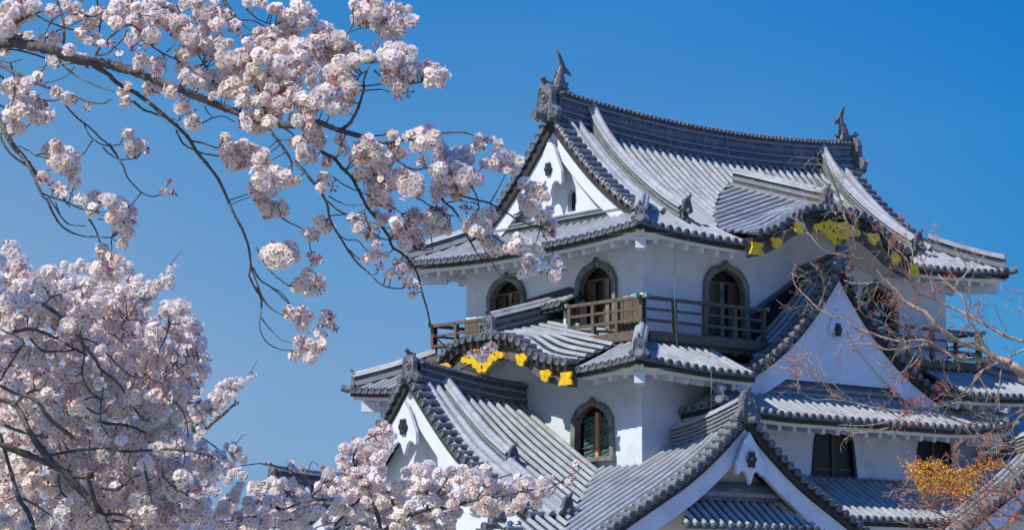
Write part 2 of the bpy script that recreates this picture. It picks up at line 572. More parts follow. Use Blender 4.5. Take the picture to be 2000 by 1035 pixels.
def verge(parent, fpts, A, length=.42, step=.24, lift=.05, inner=True):
    length = min(length, .37)
    """row of short cover tiles laid across a gable edge. fpts: tile-surface points along the edge, A: outward axis"""
    mb = MB(); cp = MB()
    d = [0]
    for a, b in zip(fpts, fpts[1:]): d.append(d[-1]+(b-a).length)
    x = .12
    while x < d[-1]:
        for i in range(len(d)-1):
            if x <= d[i+1]:
                k = (x-d[i])/(d[i+1]-d[i]); p = fpts[i].lerp(fpts[i+1], k); tg = (fpts[i+1]-fpts[i]).normalized(); break
        nn = A.cross(tg)
        if nn.z < 0: nn = -nn
        c = p + nn*lift
        j = R.uniform(-.012, .012)
        mb.tube([c - A*length + nn*.03, c - A*length*.45 + nn*.015, c + A*j], [.070, .076, .080], 9)
        cap_disc(cp, c + A*(.01+j), A, r=.088, th=.05)
        x += step*(1 + R.uniform(-.03, .03))
    o = mb.build('verge_tiles', M['cap'], parent)
    cp.build('verge_end_tiles', M['cap'], parent)
    return o

def board_curve(parent, fpts, A, drop, width, thick, m, name, bottomw=None):
    """board following a gable edge: fpts tile-surface points, hung `drop` below, `width` deep, `thick` along A"""
    mb = MB()
    n = len(fpts)
    ps = []
    for i, p in enumerate(fpts):
        tg = (fpts[min(i+1, n-1)]-fpts[max(0, i-1)]).normalized()
        nn = A.cross(tg)
        if nn.z < 0: nn = -nn
        if i == 0 or fpts[0].z - p.z < .02 and abs(tg.z) < .15: nn = Z/max(.3, math.hypot(tg.x, tg.y)) if i == 0 else nn
        ww = width if bottomw is None else width + (bottomw-width)*i/(n-1)
        ps.append([p - nn*drop, p - nn*(drop+ww)])
    uu = fpts[-1] - fpts[0]; uu.z = 0; uu.normalize()
    for i in range(1, n):
        for j in (0, 1):
            if (ps[i][j] - fpts[0]).dot(uu) < 0: ps[i][j] = ps[0][j].copy()
    for (a, b), (c, d) in zip(ps, ps[1:]):
        vs = [a, b, d, c, a - A*thick, b - A*thick, d - A*thick, c - A*thick]
        mb.add(vs, [(0, 1, 2, 3), (7, 6, 5, 4), (1, 5, 6, 2), (0, 3, 7, 4)])
    a, b = ps[0]; mb.add([a, b, b - A*thick, a - A*thick], [(0, 1, 2, 3)])
    a, b = ps[-1]; mb.add([a, b, b - A*thick, a - A*thick], [(3, 2, 1, 0)])
    return mb.build(name, m, parent), ps

def hexagon(parent, c, A, r=.13):
    """dark six-petalled boss on a gable pendant"""
    u = A.cross(Z).normalized()
    poly = []
    for k in range(24):
        a = 2*PI*k/24
        rr = r*(1 + .16*math.cos(6*a + PI))
        poly.append((rr*math.sin(a)*.8, rr*math.cos(a)*1.12))
    mb = MB()
    mb.prism(poly, c, u, Z, A*.05)
    mb.sphere(c + A*.05, .035, 8, 4)
    return mb.build('boss', M['black'], parent)

def pendant(parent, c, A, w_=.75, h=.62):
    """white plaster gable pendant (bat-wing outline)"""
    u = A.cross(Z).normalized()
    half = [(0, .80), (.22, .50), (.47, .0), (.50, -.26), (.44, -.32), (.36, -.24), (.24, -.20), (.13, -.27), (.06, -.42), (0, -.55)]
    poly = [(a*w_, b*h) for a, b in half] + [(-a*w_, b*h) for a, b in reversed(half[1:-1])]
    mb = MB(); mb.prism(poly, c, u, Z, A*.08)
    return mb.build('pendant', M['plaster'], parent)

def curve(n, f):
    return [f(i/(n-1)) for i in range(n)]

# ------------------------------------------------------------------ walls
def fill_wall(name, origin, ex, outer, holes, m, parent=None, rev=1, depth=.22, nrm=None):
    bm = bmesh.new()
    O = Vector(origin)
    def loop(poly):
        vs = [bm.verts.new(O + ex*p[0] + Z*p[1]) for p in poly]
        return [bm.edges.new((vs[i], vs[(i+1) % len(vs)])) for i in range(len(vs))]
    ed = loop(outer)
    for h in holes: ed += loop(h)
    bmesh.ops.triangle_fill(bm, use_beauty=True, use_dissolve=False, edges=ed)
    if nrm is not None:
        for h in holes:
            n = len(h)
            a = [bm.verts.new(O + ex*p[0] + Z*p[1]) for p in h]
            b = [bm.verts.new(O + ex*p[0] + Z*p[1] - nrm*depth) for p in h]
            for i in range(n):
                j = (i+1) % n
                bm.faces.new((a[i], a[j], b[j], b[i]))
    bmesh.ops.recalc_face_normals(bm, faces=bm.faces[:])
    me = bpy.data.meshes.new(name); bm.to_mesh(me); bm.free()
    me.materials.append(m)
    o = bpy.data.objects.new(name, me); COL.objects.link(o)
    o.parent = parent or castle
    if parent is None: o.location = (-5, -3, 0)
    return o

def bell(cx, zb, zt, hw, inset=0.0):
    """bell (cusped) window outline around cx; hw half width at base"""
    H = zt - zb
    sp = .70 if H > 1.5 else .63
    k = (1-sp)/.30
    top = [(.98, 0), (.95, .02), (.90, .045), (.885, .075), (.84, .095), (.79, .105), (.755, .135), (.70, .155), (.64, .16), (.60, .185), (.52, .20), (.44, .20), (.38, .215), (.28, .225), (.18, .232), (.11, .25), (.05, .275), (0, .30)]
    if inset > 0:
        top = [(.98, 0), (.93, .02), (.86, .045), (.86, .08), (.78, .09), (.72, .10), (.71, .135), (.63, .15), (.56, .145), (.54, .18), (.44, .19), (.34, .185), (.30, .21), (.18, .215), (.08, .225), (0, .25)]
    pr = [(1.05, 0), (1.0, sp*.5)] + [(a, sp + b*k) for a, b in top]
    pts = [(cx + a*(hw-inset), zb + inset*.25 + b*(H-inset*1.05)) for a, b in pr]
    pts += [(cx - (x - cx), z) for x, z in reversed(pts[:-1])]
    return pts

def bell_window(origin, ex, nrm, cx, zb, zt, hw, style, shutter_side=0):
    """returns hole outline; builds frame + recess as a part"""
    O = Vector(origin)
    outer = bell(cx, zb, zt, hw)
    inner = bell(cx, zb, zt, hw, inset=.13)
    # frame ring
    mb = MB()
    n = len(outer); mI = len(inner)
    def res(poly, k):
        # resample by length for equal counts
        L = [0]
        for a, b in zip(poly, poly[1:]): L.append(L[-1] + math.hypot(b[0]-a[0], b[1]-a[1]))
        out = []
        for i in range(k):
            t = L[-1]*i/(k-1)
            for j in range(len(L)-1):
                if t <= L[j+1] or j == len(L)-2:
                    q = (t-L[j])/max(1e-6, L[j+1]-L[j])
                    out.append((poly[j][0]+(poly[j+1][0]-poly[j][0])*q, poly[j][1]+(poly[j+1][1]-poly[j][1])*q)); break
        return out
    K = 61
    a = res(outer, K); b = res(inner, K)
    def W3(p, d): return O + ex*p[0] + Z*p[1] + nrm*d
    vs = []
    for i in range(K):
        vs += [W3(a[i], -.02), W3(a[i], .09), W3(((a[i][0]*.5+b[i][0]*.5), (a[i][1]*.5+b[i][1]*.5)), .115), W3(b[i], .08), W3(b[i], -.10)]
    fs = []
    for i in range(K-1):
        for j in range(4):
            fs.append((i*5+j, i*5+j+1, (i+1)*5+j+1, (i+1)*5+j))
    mb.add(vs, fs)
    mb.obox(O + ex*cx + Z*(zb-.03) + nrm*.04, ex*(hw+.05), nrm*.10, Z*.05)
    fr = cbuild(mb, 'window', M['frame'])
    # back
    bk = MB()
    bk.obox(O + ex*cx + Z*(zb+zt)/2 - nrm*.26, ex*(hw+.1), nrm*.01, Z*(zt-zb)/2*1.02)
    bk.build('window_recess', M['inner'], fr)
    H = zt - zb
    if style == 'shutter':        # dark shutters with one pale mullion
        sh = MB()
        sh.obox(O + ex*(cx - hw*.42) + Z*(zb+H*.38) - nrm*.15, ex*hw*.36, nrm*.02, Z*H*.36)
        sh.obox(O + ex*(cx + hw*.62) + Z*(zb+H*.38) - nrm*.19, ex*hw*.25, nrm*.02, Z*H*.36)
        sh.obox(O + ex*cx + Z*(zb+H*.72) - nrm*.14, ex*hw*.78, nrm*.03, Z*.035)
        sh.build('shutter', M['shutter'], fr)
        mu = MB()
        mu.obox(O + ex*(cx + hw*shutter_side) + Z*(zb+H*.36) - nrm*.11, ex*.06, nrm*.03, Z*H*.36)
        mu.build('mullion', M['newwood'] if shutter_side > .1 else M['frame'], fr)
    elif style == 'glass':
        gl = MB()
        for sg in (-1, 1):
            gl.obox(O + ex*(cx + sg*hw*.40) + Z*(zb+H*.36) - nrm*.16, ex*hw*.34, nrm*.006, Z*H*.34)
        gl.build('pane', M['glass'], fr)
        mu = MB()
        mu.obox(O + ex*cx + Z*(zb+H*.38) - nrm*.12, ex*.05, nrm*.04, Z*H*.37)
        mu.build('mullion', M['newwood'] if shutter_side else M['shutter'], fr)
        if shutter_side:
            la = MB()
            for q_ in range(9):
                for sg in (-1, 1):
                    c0 = O + ex*(cx + sg*hw*.40) + Z*(zb + H*(.06 + .075*q_)) - nrm*.145
                    la.bar(c0 - ex*hw*.30 + Z*.05, c0 + ex*hw*.30 - Z*.05, .012, .022)
            la.build('lattice', M['lattice'], fr)
        mu = MB()
        for k in (.18, .42, .6) if shutter_side else (.30, .48,):
            mu.obox(O + ex*cx + Z*(zb+H*k) - nrm*.125, ex*hw*.76, nrm*.012, Z*.012)
        mu.build('glazing_bar', M['shutter'], fr)
    return outer

# ================================================================== TOP STOREY
W3X, D3Y = 10.0, 6.05
O3 = 1.1
def lift(x, y, x0, x1, y0, y1, A, L):
    a = min(x - x0, x1 - x); b = min(y - y0, y1 - y)
    return A*max(0.0, 1 - max(a, b)/L)**2
def Z3(x, y):
    b = min(y + O3, D3Y + O3 - y); a = min(x + O3, W3X + O3 - x)
    u = max(-.1, b if (x > .05 and x < 9.95 and b > 1.3) else min(a, b))
    if x > -.4 and x < 10.4 and b > 1.2: u = b
    elif a < b: u = a
    else: u = b
    z = 10.0 + .388*u + .0762*u*u + lift(x, y, -O3, W3X+O3, -O3, D3Y+O3, .17, 3.4)
    if u > .5: z += .32*((x-5)/5.2)**2*((u-.5)/3.6)**2
    return z
def Z3f(x, y):   # front/back slope surface without side hips
    u = min(y + O3, D3Y + O3 - y)
    z = 10.0 + .388*u + .0762*u*u + lift(x, y, -O3, W3X+O3, -O3, D3Y+O3, .17, 3.4)
    if u > .5: z += .32*((x-5)/5.2)**2*((u-.5)/3.6)**2
    return z
def Z3s(x, y):
    u = min(x + O3, W3X + O3 - x)
    return 10.0 + .388*u + .0762*u*u + lift(x, y, -O3, W3X+O3, -O3, D3Y+O3, .17, 3.4)
# karahafu on the front slope
KX, KW = 4.75, 2.65
def table(T_, t):
    for (a, za), (b, zb_) in zip(T_, T_[1:]):
        if t <= b:
            k = (t-a)/(b-a); k = k*k*(3-2*k)*.35 + k*.65
            return za + (zb_-za)*k
    return T_[-1][1]
TK3 = [(0, 10.97), (.4, 10.965), (.75, 10.93), (1.07, 10.84), (1.35, 10.71), (1.6, 10.55), (1.85, 10.41), (2.1, 10.31), (2.4, 10.22), (2.65, 10.16), (9, 10.16)]
TK2 = [(0, 7.94), (.45, 7.93), (.8, 7.89), (1.05, 7.83), (1.25, 7.73), (1.5, 7.58), (1.72, 7.43), (1.95, 7.33), (2.3, 7.25), (2.7, 7.18), (3, 7.14), (9, 7.14)]
def ZK3(x, y):
    t = abs(x-KX); k = max(0, min(1, (y+1.15)/.9))
    return table(TK3, t)*(1-k) + (10.97 - .35*t)*k + .30*(y+1.3)
def keep3f(x, y):
    b = y + O3
    a = min(x + O3, W3X + O3 - x)
    if b < 1.4:
        if a < b - .02: return False
    elif x < .0 or x > 10.0: return False
    if abs(x-KX) < KW - .12 and ZK3(x, y) > Z3f(x, y) - .02: return False
    return True
org = Vector((0, D3Y/2, 0))
upper = slope(castle, X, -Y, org, -O3, W3X+O3, .02, D3Y/2+O3, Z3f, keep3f)
upper['label'] = 'steep top roof slope under the main ridge'
def keep3b(x, y):
    b = D3Y + O3 - y; a = min(x + O3, W3X + O3 - x)
    if b < 1.4: return a > b - .02
    return 0 < x < 10.0
back3 = slope(castle, X, Y, org, -O3, W3X+O3, .02, D3Y/2+O3, Z3f, keep3b, pitch=.3)
def keep3s(x, y):
    a = min(x+O3, W3X+O3-x); b = min(y + O3, D3Y + O3 - y)
    return b > a - .02
left3 = slope(castle, Y, -X, Vector((.32, 0, 0)), -O3, D3Y+O3, 0, .32+O3, Z3s, keep3s)
right3 = slope(castle, Y, X, Vector((W3X-.32, 0, 0)), -O3, D3Y+O3, 0, .32+O3, Z3s, keep3s, pitch=.3)
# eaves
def epts(f, x0, y0, x1, y1, n=40):
    return [Vector((x0+(x1-x0)*i/n, y0+(y1-y0)*i/n, f(x0+(x1-x0)*i/n, y0+(y1-y0)*i/n))) for i in range(n+1)]
eave_trim(upper, epts(Z3f, -O3, -O3, KX-KW+.05, -O3), -Y, lambda p: 10.02)
eave_trim(upper, epts(Z3f, KX+KW-.05, -O3, W3X+O3, -O3), -Y, lambda p: 10.02)
eave_trim(left3, epts(Z3s, -O3, -O3, -O3, D3Y+O3), -X, lambda p: 10.02)
eave_trim(right3, epts(Z3s, W3X+O3, -O3, W3X+O3, D3Y+O3), X, lambda p: 10.02)
eave_trim(back3, epts(Z3f, -O3, D3Y+O3, W3X+O3, D3Y+O3), Y, lambda p: 10.02)
def corner_block(parent, x, y, dx, dy, z, sz=.13):
    mb = MB()
    d = Vector((dx, dy, 0)).normalized(); u = Vector((-d.y, d.x, 0))
    p = Vector((x, y, z))
    mb.obox(p - d*.40, u*sz*.85, Z*.12, d*.40)
    mb.build('corner_rafter', M['plaster'], parent)
corner_block(left3, -O3+.22, -O3+.22, -1, -1, 9.79)
corner_block(left3, -O3+.22, D3Y+O3-.22, -1, 1, 9.79)
corner_block(right3, W3X+O3-.22, -O3+.22, 1, -1, 9.79)
# main ridge
rp = [Vector((x, D3Y/2, Z3f(x, D3Y/2)-.12)) for x in [.15+9.7*i/24 for i in range(25)]]
def main_ridge(parent, rp, h=.78, w_=.36, dots=True, lead=.06):
    mb = MB(); lt = MB(); dt = MB(); tp = MB()
    lay = [(0, .10, 1.12, 0), (.10, .15, 1.35, 1), (.15, .27, 1.0, 0), (.27, .31, 1.25, 1), (.31, .36, .98, 0), (.36, h-.12, .86, 0), (h-.12, h-.07, 1.12, 1), (h-.07, h, .95, 0)]
    for i, (a, b) in enumerate(zip(rp, rp[1:])):
        d = (b-a).normalized(); sx = Vector((d.y, -d.x, 0)).normalized()
        for z0, z1, k, l in lay:
            vs = []
            for p in (a, b):
                ww = w_/2*k
                vs += [p - sx*ww + Z*z0, p + sx*ww + Z*z0, p + sx*ww + Z*z1, p - sx*ww + Z*z1]
            fs = [(0, 1, 5, 4), (1, 2, 6, 5), (2, 3, 7, 6), (3, 0, 4, 7)]
            if i == 0: fs.append((3, 2, 1, 0))
            if i == len(rp)-2: fs.append((4, 5, 6, 7))
            (lt if l else mb).add(vs, fs)
        if dots:
            L = (b-a).length; nn = max(1, int(L/.105))
            for j in range(nn):
                for r_ in range(4):
                    p = a.lerp(b, (j + .5*(r_ % 2))/nn) + Z*(.41 + r_*(h-.60)/3)
                    for sg in (1, -1):
                        c = p + sx*sg*w_/2*.86
                        u = d
                        dt.add([c + u*.017 , c + Z*.02, c - u*.017, c - Z*.02, c + sx*sg*.015],
                               [(0, 1, 4), (1, 2, 4), (2, 3, 4), (3, 0, 4)])
    o = mb.build('main_ridge', M['ridge'], parent)
    lt.build('ridge_courses', M['noshi2'] if 'noshi2' in M else M['ridge'], parent)
    if dots: dt.build('ridge_pattern', M['dot'], parent)
    d0 = rp[-1]-rp[0]; sx = Vector((d0.y, -d0.x, 0)).normalized()
    tl = [p + Z*h for p in rp]
    for a, b in zip(tl, tl[1:]):
        vs = []
        for p in (a, b):
            vs += [p - sx*w_*.66, p + sx*w_*.66, p + sx*w_*.5 + Z*.05, p - sx*w_*.5 + Z*.05]
        tp.add(vs, [(0, 1, 5, 4), (1, 2, 6, 5), (2, 3, 7, 6), (3, 0, 4, 7), (3, 2, 1, 0), (4, 5, 6, 7)])
    barrels(tp, [p + Z*.04 for p in tl], sx, r=.085, tile=.30)
    # short tiles across
    L = 0
    for a, b in zip(tl, tl[1:]):
        l = (b-a).length; n = max(1, round(l/.14))
        for j in range(n):
            p = a.lerp(b, (j+.5)/n)
            for sg in (1, -1):
                tp.obox(p + sx*sg*w_*.62 + Z*.03, sx*.05, Z*.022, (b-a).normalized()*.04)
    tp.build('ridge_cap', M['ridgecap'], parent)
    return o
M['ridgecap'] = mat('ridge_cap_tile', (.10, .105, .13), (.20, .21, .24), scale=6, rough=.5, island=.3)
M['noshi2'] = mat('ridge_course_dark', (.16, .165, .18), (.24, .245, .26), scale=6, rough=.45)
main_ridge(upper, rp, h=.68)

def shachi(parent, p, inward, sc=1.0):
    """fish shaped ridge ornament; body curls up, tail forks at the top"""
    I = inward
    U = I.cross(Z)
    mb = MB()
    # spine: head low facing outward, body rising, tail up
    sp = [(-.02, -.02, .20), (-.05, .12, .19), (-.04, .26, .165), (.0, .40, .135), (.05, .54, .105), (.085, .66, .08), (.09, .78, .06)]
    n = 10; vs = []; fs = []
    for i, (a, z, r) in enumerate(sp):
        for k in range(n):
            an = 2*PI*k/n
            vs.append(p + (I*(a + r*1.1*math.cos(an)) + U*(r*.7*math.sin(an)) + Z*(z + .25*r*math.cos(an)))*sc)
    for i in range(len(sp)-1):
        for k in range(n):
            fs.append((i*n+k, i*n+(k+1) % n, (i+1)*n+(k+1) % n, (i+1)*n+k))
    fs.append(tuple(reversed(range(n)))); fs.append(tuple((len(sp)-1)*n+k for k in range(n)))
    mb.add(vs, fs)
    # head: brow, snout
    mb.sphere(p + (I*-.14 + Z*.02)*sc, .13*sc, 8, 6, .8)
    mb.sphere(p + (I*-.24 - Z*.02)*sc, .07*sc, 7, 5, .8)
    for sg in (-1, 1):
        mb.sphere(p + (I*-.15 + U*sg*.10 + Z*.09)*sc, .04*sc, 6, 4)
    def fin(poly, th=.035, off=0.0, dy=0.0):
        mb.prism([(a*sc, b*sc) for a, b in poly], p + U*(off*sc - th*sc/2) + I*dy, I, Z, U*th*sc)
    # tail: one tall blade and one hooked blade bending inward
    fin([(.03, .62), (.0, .80), (-.03, .96), (-.09, 1.12), (-.02, 1.05), (.03, 1.0), (.10, .90), (.16, .78), (.20, .70), (.30, .62), (.38, .55), (.42, .47), (.33, .50), (.24, .52), (.17, .50), (.13, .55), (.08, .56)], .05)
    # dorsal spikes on the inward side
    fin([(.10, .50), (.22, .36), (.13, .38), (.25, .25), (.16, .26), (.30, .12), (.18, .13), (.36, -.04), (.1, -.04), (-.02, .1), (-.02, .4)], .04)
    # belly spikes outward
    fin([(-.10, .50), (-.15, .55), (-.11, .42), (-.2, .40), (-.17, .30), (-.27, .22), (-.2, .14), (-.1, .1), (.0, .3)], .04)
    for sg in (-1, 1):
        fin([(-.05, .12), (.08, .22), (.2, .22), (.14, .12), (.24, .05), (.05, .02)], .025, off=sg*.16)
    # base saddle
    mb.obox(p + I*.03*sc - Z*.06*sc, I*.30*sc, U*.17*sc, Z*.06*sc)
    o = mb.build('fish_ornament', M['bronze'], parent)
    return o
pl_ = Vector((.26, D3Y/2, rp[0].z + .76)); pr_ = Vector((9.78, D3Y/2, rp[-1].z + .76))
shachi(upper, pl_, X, .86); shachi(upper, pr_, -X, .84)
rod = MB(); rod.tube([pl_ + Vector((-.04, 0, .8)), pl_ + Vector((-.09, 0, 1.06))], .008, 5); rod.build('lightning_rod', M['wire'], upper)
onigawara(upper, Vector((-.12, D3Y/2, rp[0].z + .12)), -X, 1.25)
onigawara(upper, Vector((10.12, D3Y/2, rp[-1].z + .12)), X, 1.25)

# gable end of the top roof
def gable_edge(zf, axis_pt, n, tmax, sgn, plane, ax):
    pass
def top_gable(parent, xg, A, xin):
    for sg in (-1, 1):
        pts = []
        for i in range(22):
            t = 2.95*i/21
            y = D3Y/2 + sg*t
            pts.append(Vector((xg, y, Z3f(xg, y) + .0)))
        verge(parent, pts, A, length=.46)
        board_curve(parent, [p - A*.06 for p in pts], A, .03, .17, .3, M['board'], 'verge_board')
        board_curve(parent, [p - A*.14 for p in pts], A, .195, .29, .10, M['plaster'], 'bargeboard', bottomw=.36)
        # two cover rows beside the verge + the descending ridge
        mb = MB()
        for off in (.46, .74):
            q = [Vector((xg - A.x*off, p.y, Z3f(xg, p.y) + .07)) for p in pts]
            barrels(mb, q, X, r=.085)
        mb.build('edge_cover_tiles', M['tile'], parent)
        q = [Vector((xg - A.x*1.20, D3Y/2 + sg*t, Z3f(xg - A.x*1.20, D3Y/2 + sg*t))) for t in [.12 + 3.0*i/18 for i in range(19)]]
        q = [p + Z*.30*math.exp(-i_/2.2) for i_, p in enumerate(q)]
        ridge(parent, q, w_=.27, h=.34, courses=7, top=.08)
        onigawara(parent, q[-1] + Y*sg*.04 + Z*.03, Vector((0, sg, 0)), .42)
        tome(parent, q[-1] + Y*sg*.10 + Z*.28, Vector((0, sg, 0)), .8)
        # corner ridge
        cx_ = -O3 if A.x < 0 else W3X+O3; cy_ = -O3 if sg < 0 else D3Y+O3
        d = Vector((1 if A.x < 0 else -1, 1 if sg < 0 else -1, 0))
        c0 = Vector((cx_, cy_, 0))
        q = []
        for i in range(10):
            k = .10 + 1.28*(1 - i/9)
            pp = c0 + d*k
            q.append(Vector((pp.x, pp.y, Z3s(pp.x, pp.y) + .02)))
        ridge(parent, q, w_=.25, h=.26, courses=3, top=.075)
        onigawara(parent, q[-1] + Z*.02, -d, .55)
        e = c0 - d*.02; e.z = Z3s(c0.x, c0.y) + .03
        mb = MB(); mb.tube([e + d*.3 + Z*.02, e, e - d.normalized()*.14 + Z*.05], [.08, .085, .09], 9); mb.build('corner_tile', M['cap'], parent)
    # gable wall with little bell window and ledge
    poly = [(D3Y/2 + t, Z3f(xg, D3Y/2 + t) - .42) for t in [-2.6 + 5.2*i/26 for i in range(27)]]
    base = 10.62
    poly = [(a, max(b, base)) for a, b in poly]
    out = poly + [(D3Y/2 + 2.6, base-.01), (D3Y/2 - 2.6, base-.01)]
    return out
HX = Z3f(0, D3Y/2)
for xg, A in ((-.04, -X), (10.04, X)):
    out = top_gable(left3 if A.x < 0 else right3, xg, A, 0)
    xw = xg - A.x*.42
    hole = []
    cy, zb = 3.03 - .28, 11.02
    for a, b in ((-.14, 0), (.14, 0), (.14, .38), (.10, .46), (0, .52), (-.10, .46), (-.14, .38)):
        hole.append((cy + a, zb + b))
    # bottom edge only, without duplicates
    o2 = []
    for q in out:
        if not o2 or abs(q[0]-o2[-1][0]) + abs(q[1]-o2[-1][1]) > .015: o2.append(q)
    par = left3 if A.x < 0 else right3
    gw = fill_wall('gable_wall', (xw, 0, 0), Y, o2, [hole] if A.x < 0 else [], M['plaster'], par, nrm=A, depth=.15)
    if A.x < 0:
        mb = MB(); mb.box(xw+.13, xw+.16, cy-.2, cy+.2, zb-.05, zb+.6); mb.build('vent_dark', M['inner'], par)
        pendant(par, Vector((xg+.07, D3Y/2, 11.90)), A, .86, 1.0)
        hexagon(par, Vector((xg-.02, D3Y/2, 11.98)), A, .13)
        # ledge: stacked tiles at the foot of the gable
        mb = MB(); mb.box(xw-.24, xw, .75, 5.3, 10.68, 10.80); mb.build('gable_ledge', M['ridge'], par)
        mb = MB(); mb.box(xw-.30, xw, .78, 5.27, 10.80, 10.84); mb.box(xw-.26, xw, .78, 5.27, 10.88, 10.92); mb.build('ledge_courses', M['noshi'], par)
        mb = MB(); mb.box(xw-.20, xw, .80, 5.25, 10.843, 10.877); mb.build('ledge_recessed_course', M['ridge'], par)  # darker tile course set back between the two ledge courses

# front karahafu on top roof
kr = slope(castle, Y, X, Vector((KX, 0, 0)), -1.28, 2.0, .0, KW, lambda x, y: ZK3(x, y) + .02, lambda x, y: ZK3(x, y) > Z3f(x, y) - .03 and y < 2.0, eave=False, off=.12)
kl = slope(castle, Y, -X, Vector((KX, 0, 0)), -1.28, 2.0, .0, KW, lambda x, y: ZK3(x, y) + .02, lambda x, y: ZK3(x, y) > Z3f(x, y) - .03 and y < 2.0, eave=False, off=.12)
kl['label'] = 'wave-shaped dormer roof above gilded bargeboard on the long side'
def kara_front(parent, P, A, hw, drop_gold=True, amp=1.0, flip=False):
    """P(t) -> surface point at offset t from centre"""
    for sg in (-1, 1):
        pts = [P(sg*hw*i/26) for i in range(27)]
        verge(parent, [p + A*.12 for p in pts], A, length=.36, step=.235)
    full = [P(-hw + 2*hw*i/52) for i in range(53)]
    board_curve(parent, [p + A*.0 for p in full], A, .03, .13, .4, M['board'], 'verge_board')
    inner = [P(t) for t in [-hw + .05 + (2*hw-.1)*i/52 for i in range(53)]]
    return full, inner
full, inner = kara_front(kl, lambda t: Vector((KX + t, -1.28, ZK3(KX + t, -1.28))), -Y, KW)
def strip(parent, pts, A, drop, width, thick, m, name):
    """vertical-hung board: keeps vertical depth"""
    mb = MB(); n = len(pts)
    ps = [(p - Z*drop, p - Z*(drop+width)) for p in pts]
    for (a, b), (c, d) in zip(ps, ps[1:]):
        mb.add([a, b, d, c, a - A*thick, b - A*thick, d - A*thick, c - A*thick], [(0, 1, 2, 3), (7, 6, 5, 4), (1, 5, 6, 2), (0, 3, 7, 4)])
    for a, b in (ps[0], ps[-1]): mb.add([a, b, b - A*thick, a - A*thick], [(0, 1, 2, 3)])
    return mb.build(name, m, parent)
strip(kl, [p + Y*.12 for p in full], -Y, .17, .30, .08, M['barge'], 'bargeboard')
strip(kl, [p + Y*.205 for p in full], -Y, .20, .10, 1.1, M['soffit'], 'arched_soffit')

def gold_leaf(mb, c, u, A, sc=1.0, kind=0):
    """pierced gilt fitting"""
    if kind == 0:      # quatrefoil leaf
        poly = []
        for k in range(28):
            a = 2*PI*k/28
            r = .135*(1 + .16*math.cos(3*a - 1.2) + .12*math.cos(5*a))
            poly.append((r*math.cos(a)*1.25*sc, r*math.sin(a)*sc))
    elif kind == 1:    # end plate
        poly = [(-.26, -.15), (.22, -.15), (.20, -.06), (.13, .0), (.20, .07), (.22, .15), (-.18, .15), (-.16, .04)]
        poly = [(a*sc, b*sc) for a, b in poly]
    else:              # large centre piece: bat-wing with lobes
        half = [(0, .20), (.14, .22), (.28, .26), (.34, .18), (.46, .20), (.58, .12), (.74, .10), (.78, .02), (.70, -.04), (.58, -.02), (.50, -.08), (.38, -.07), (.33, -.17), (.22, -.20), (.16, -.29), (.06, -.32), (0, -.27)]
        poly = [(a*sc, b*sc) for a, b in half] + [(-a*sc, b*sc) for a, b in reversed(half[1:-1])]
    mb.prism(poly, c, u, Z, A*.05)
def holes_dark(mb, c, u, A, spots):
    for a, b, r in spots:
        poly = [(a + r*math.cos(2*PI*k/8), b + r*1.3*math.sin(2*PI*k/8)) for k in range(8)]
        mb.prism(poly, c + A*.052, u, Z, A*.006)
def gold_set(parent, P, A, u, hw, off=.2, csc=1.0):
    ctr = P(0) - Z*.46*csc - A*off + A*.14
    mb = MB(); gold_leaf(mb, ctr, u, A, csc, 2)
    gcen = mb.build('gilt_centrepiece', M['gold'], parent)
    hb = MB()
    holes_dark(hb, ctr, u, A, [(-.13, .0, .03), (.13, .0, .03), (-.24, .07, .025), (.24, .07, .025), (0, .10, .025), (0, -.18, .03), (-.44, .07, .022), (.44, .07, .022)])
    hb.build('pierced_hole', M['black'], parent)
    for k, kind, dz, sc in ((.46, 0, -.30, 1.0), (.74, 0, -.30, .95), (.97, 1, -.30, .9)):
        for sg in (-1, 1):
            c = P(sg*hw*k) + Z*dz - A*off + A*.14
            mb = MB(); gold_leaf(mb, c, u*(-sg if kind == 1 else 1), A, sc, kind)
            mb.build('gilt_fitting', M['gold'], parent)
gold_set(kl, lambda t: Vector((KX + t, -1.28, ZK3(KX + t, -1.28))), -Y, X, KW, .12)
# ridge of the karahafu
q = [Vector((KX, y, ZK3(KX, y) + .02)) for y in [1.85 - 2.85*i/14 for i in range(15)]]
ridge(kl, q, w_=.25, h=.34, courses=5, top=.08)
onigawara(kl, q[-1] - Y*.06 + Z*.0, -Y, .75)

# walls of the top storey with windows
zb3 = 8.05
holes = []
for cx in (2.5, 7.5):
    holes.append(bell_window((0, 0, 0), X, -Y, cx, zb3, 9.80, .70, 'shutter' if cx < 5 else 'glass', 0.0))
arch = [(t_, min(11.0, ZK3(t_, -.1) - .12)) for t_ in [2.4 + 4.7*i/20 for i in range(21)]]
outl = [(0, 7.3), (10, 7.3), (10, 10.3)] + [(a, b) for a, b in reversed(arch)] + [(0, 10.3)]
fill_wall('wall', (0, 0, 0), X, outl, [h[:] for h in holes], M['plaster'], nrm=-Y, depth=.01)
holes = []
for cy, sd in ((1.47, .35), (4.55, 0.0)):
    holes.append(bell_window((0, 0, 0), Y, -X, cy, zb3, 9.80, .68, 'shutter', -sd if sd else 0))
fill_wall('wall', (0, 0, 0), Y, [(0, 7.3), (D3Y, 7.3), (D3Y, 10.3), (0, 10.3)], holes, M['plaster'], nrm=-X, depth=.01)
mb = MB(); mb.box(.5, 10.0, 5.95, 6.05, 7.3, 10.3); mb.box(9.9, 9.999, 0.01, 5.94, 7.3, 10.3); cbuild(mb, 'wall', M['plaster'])

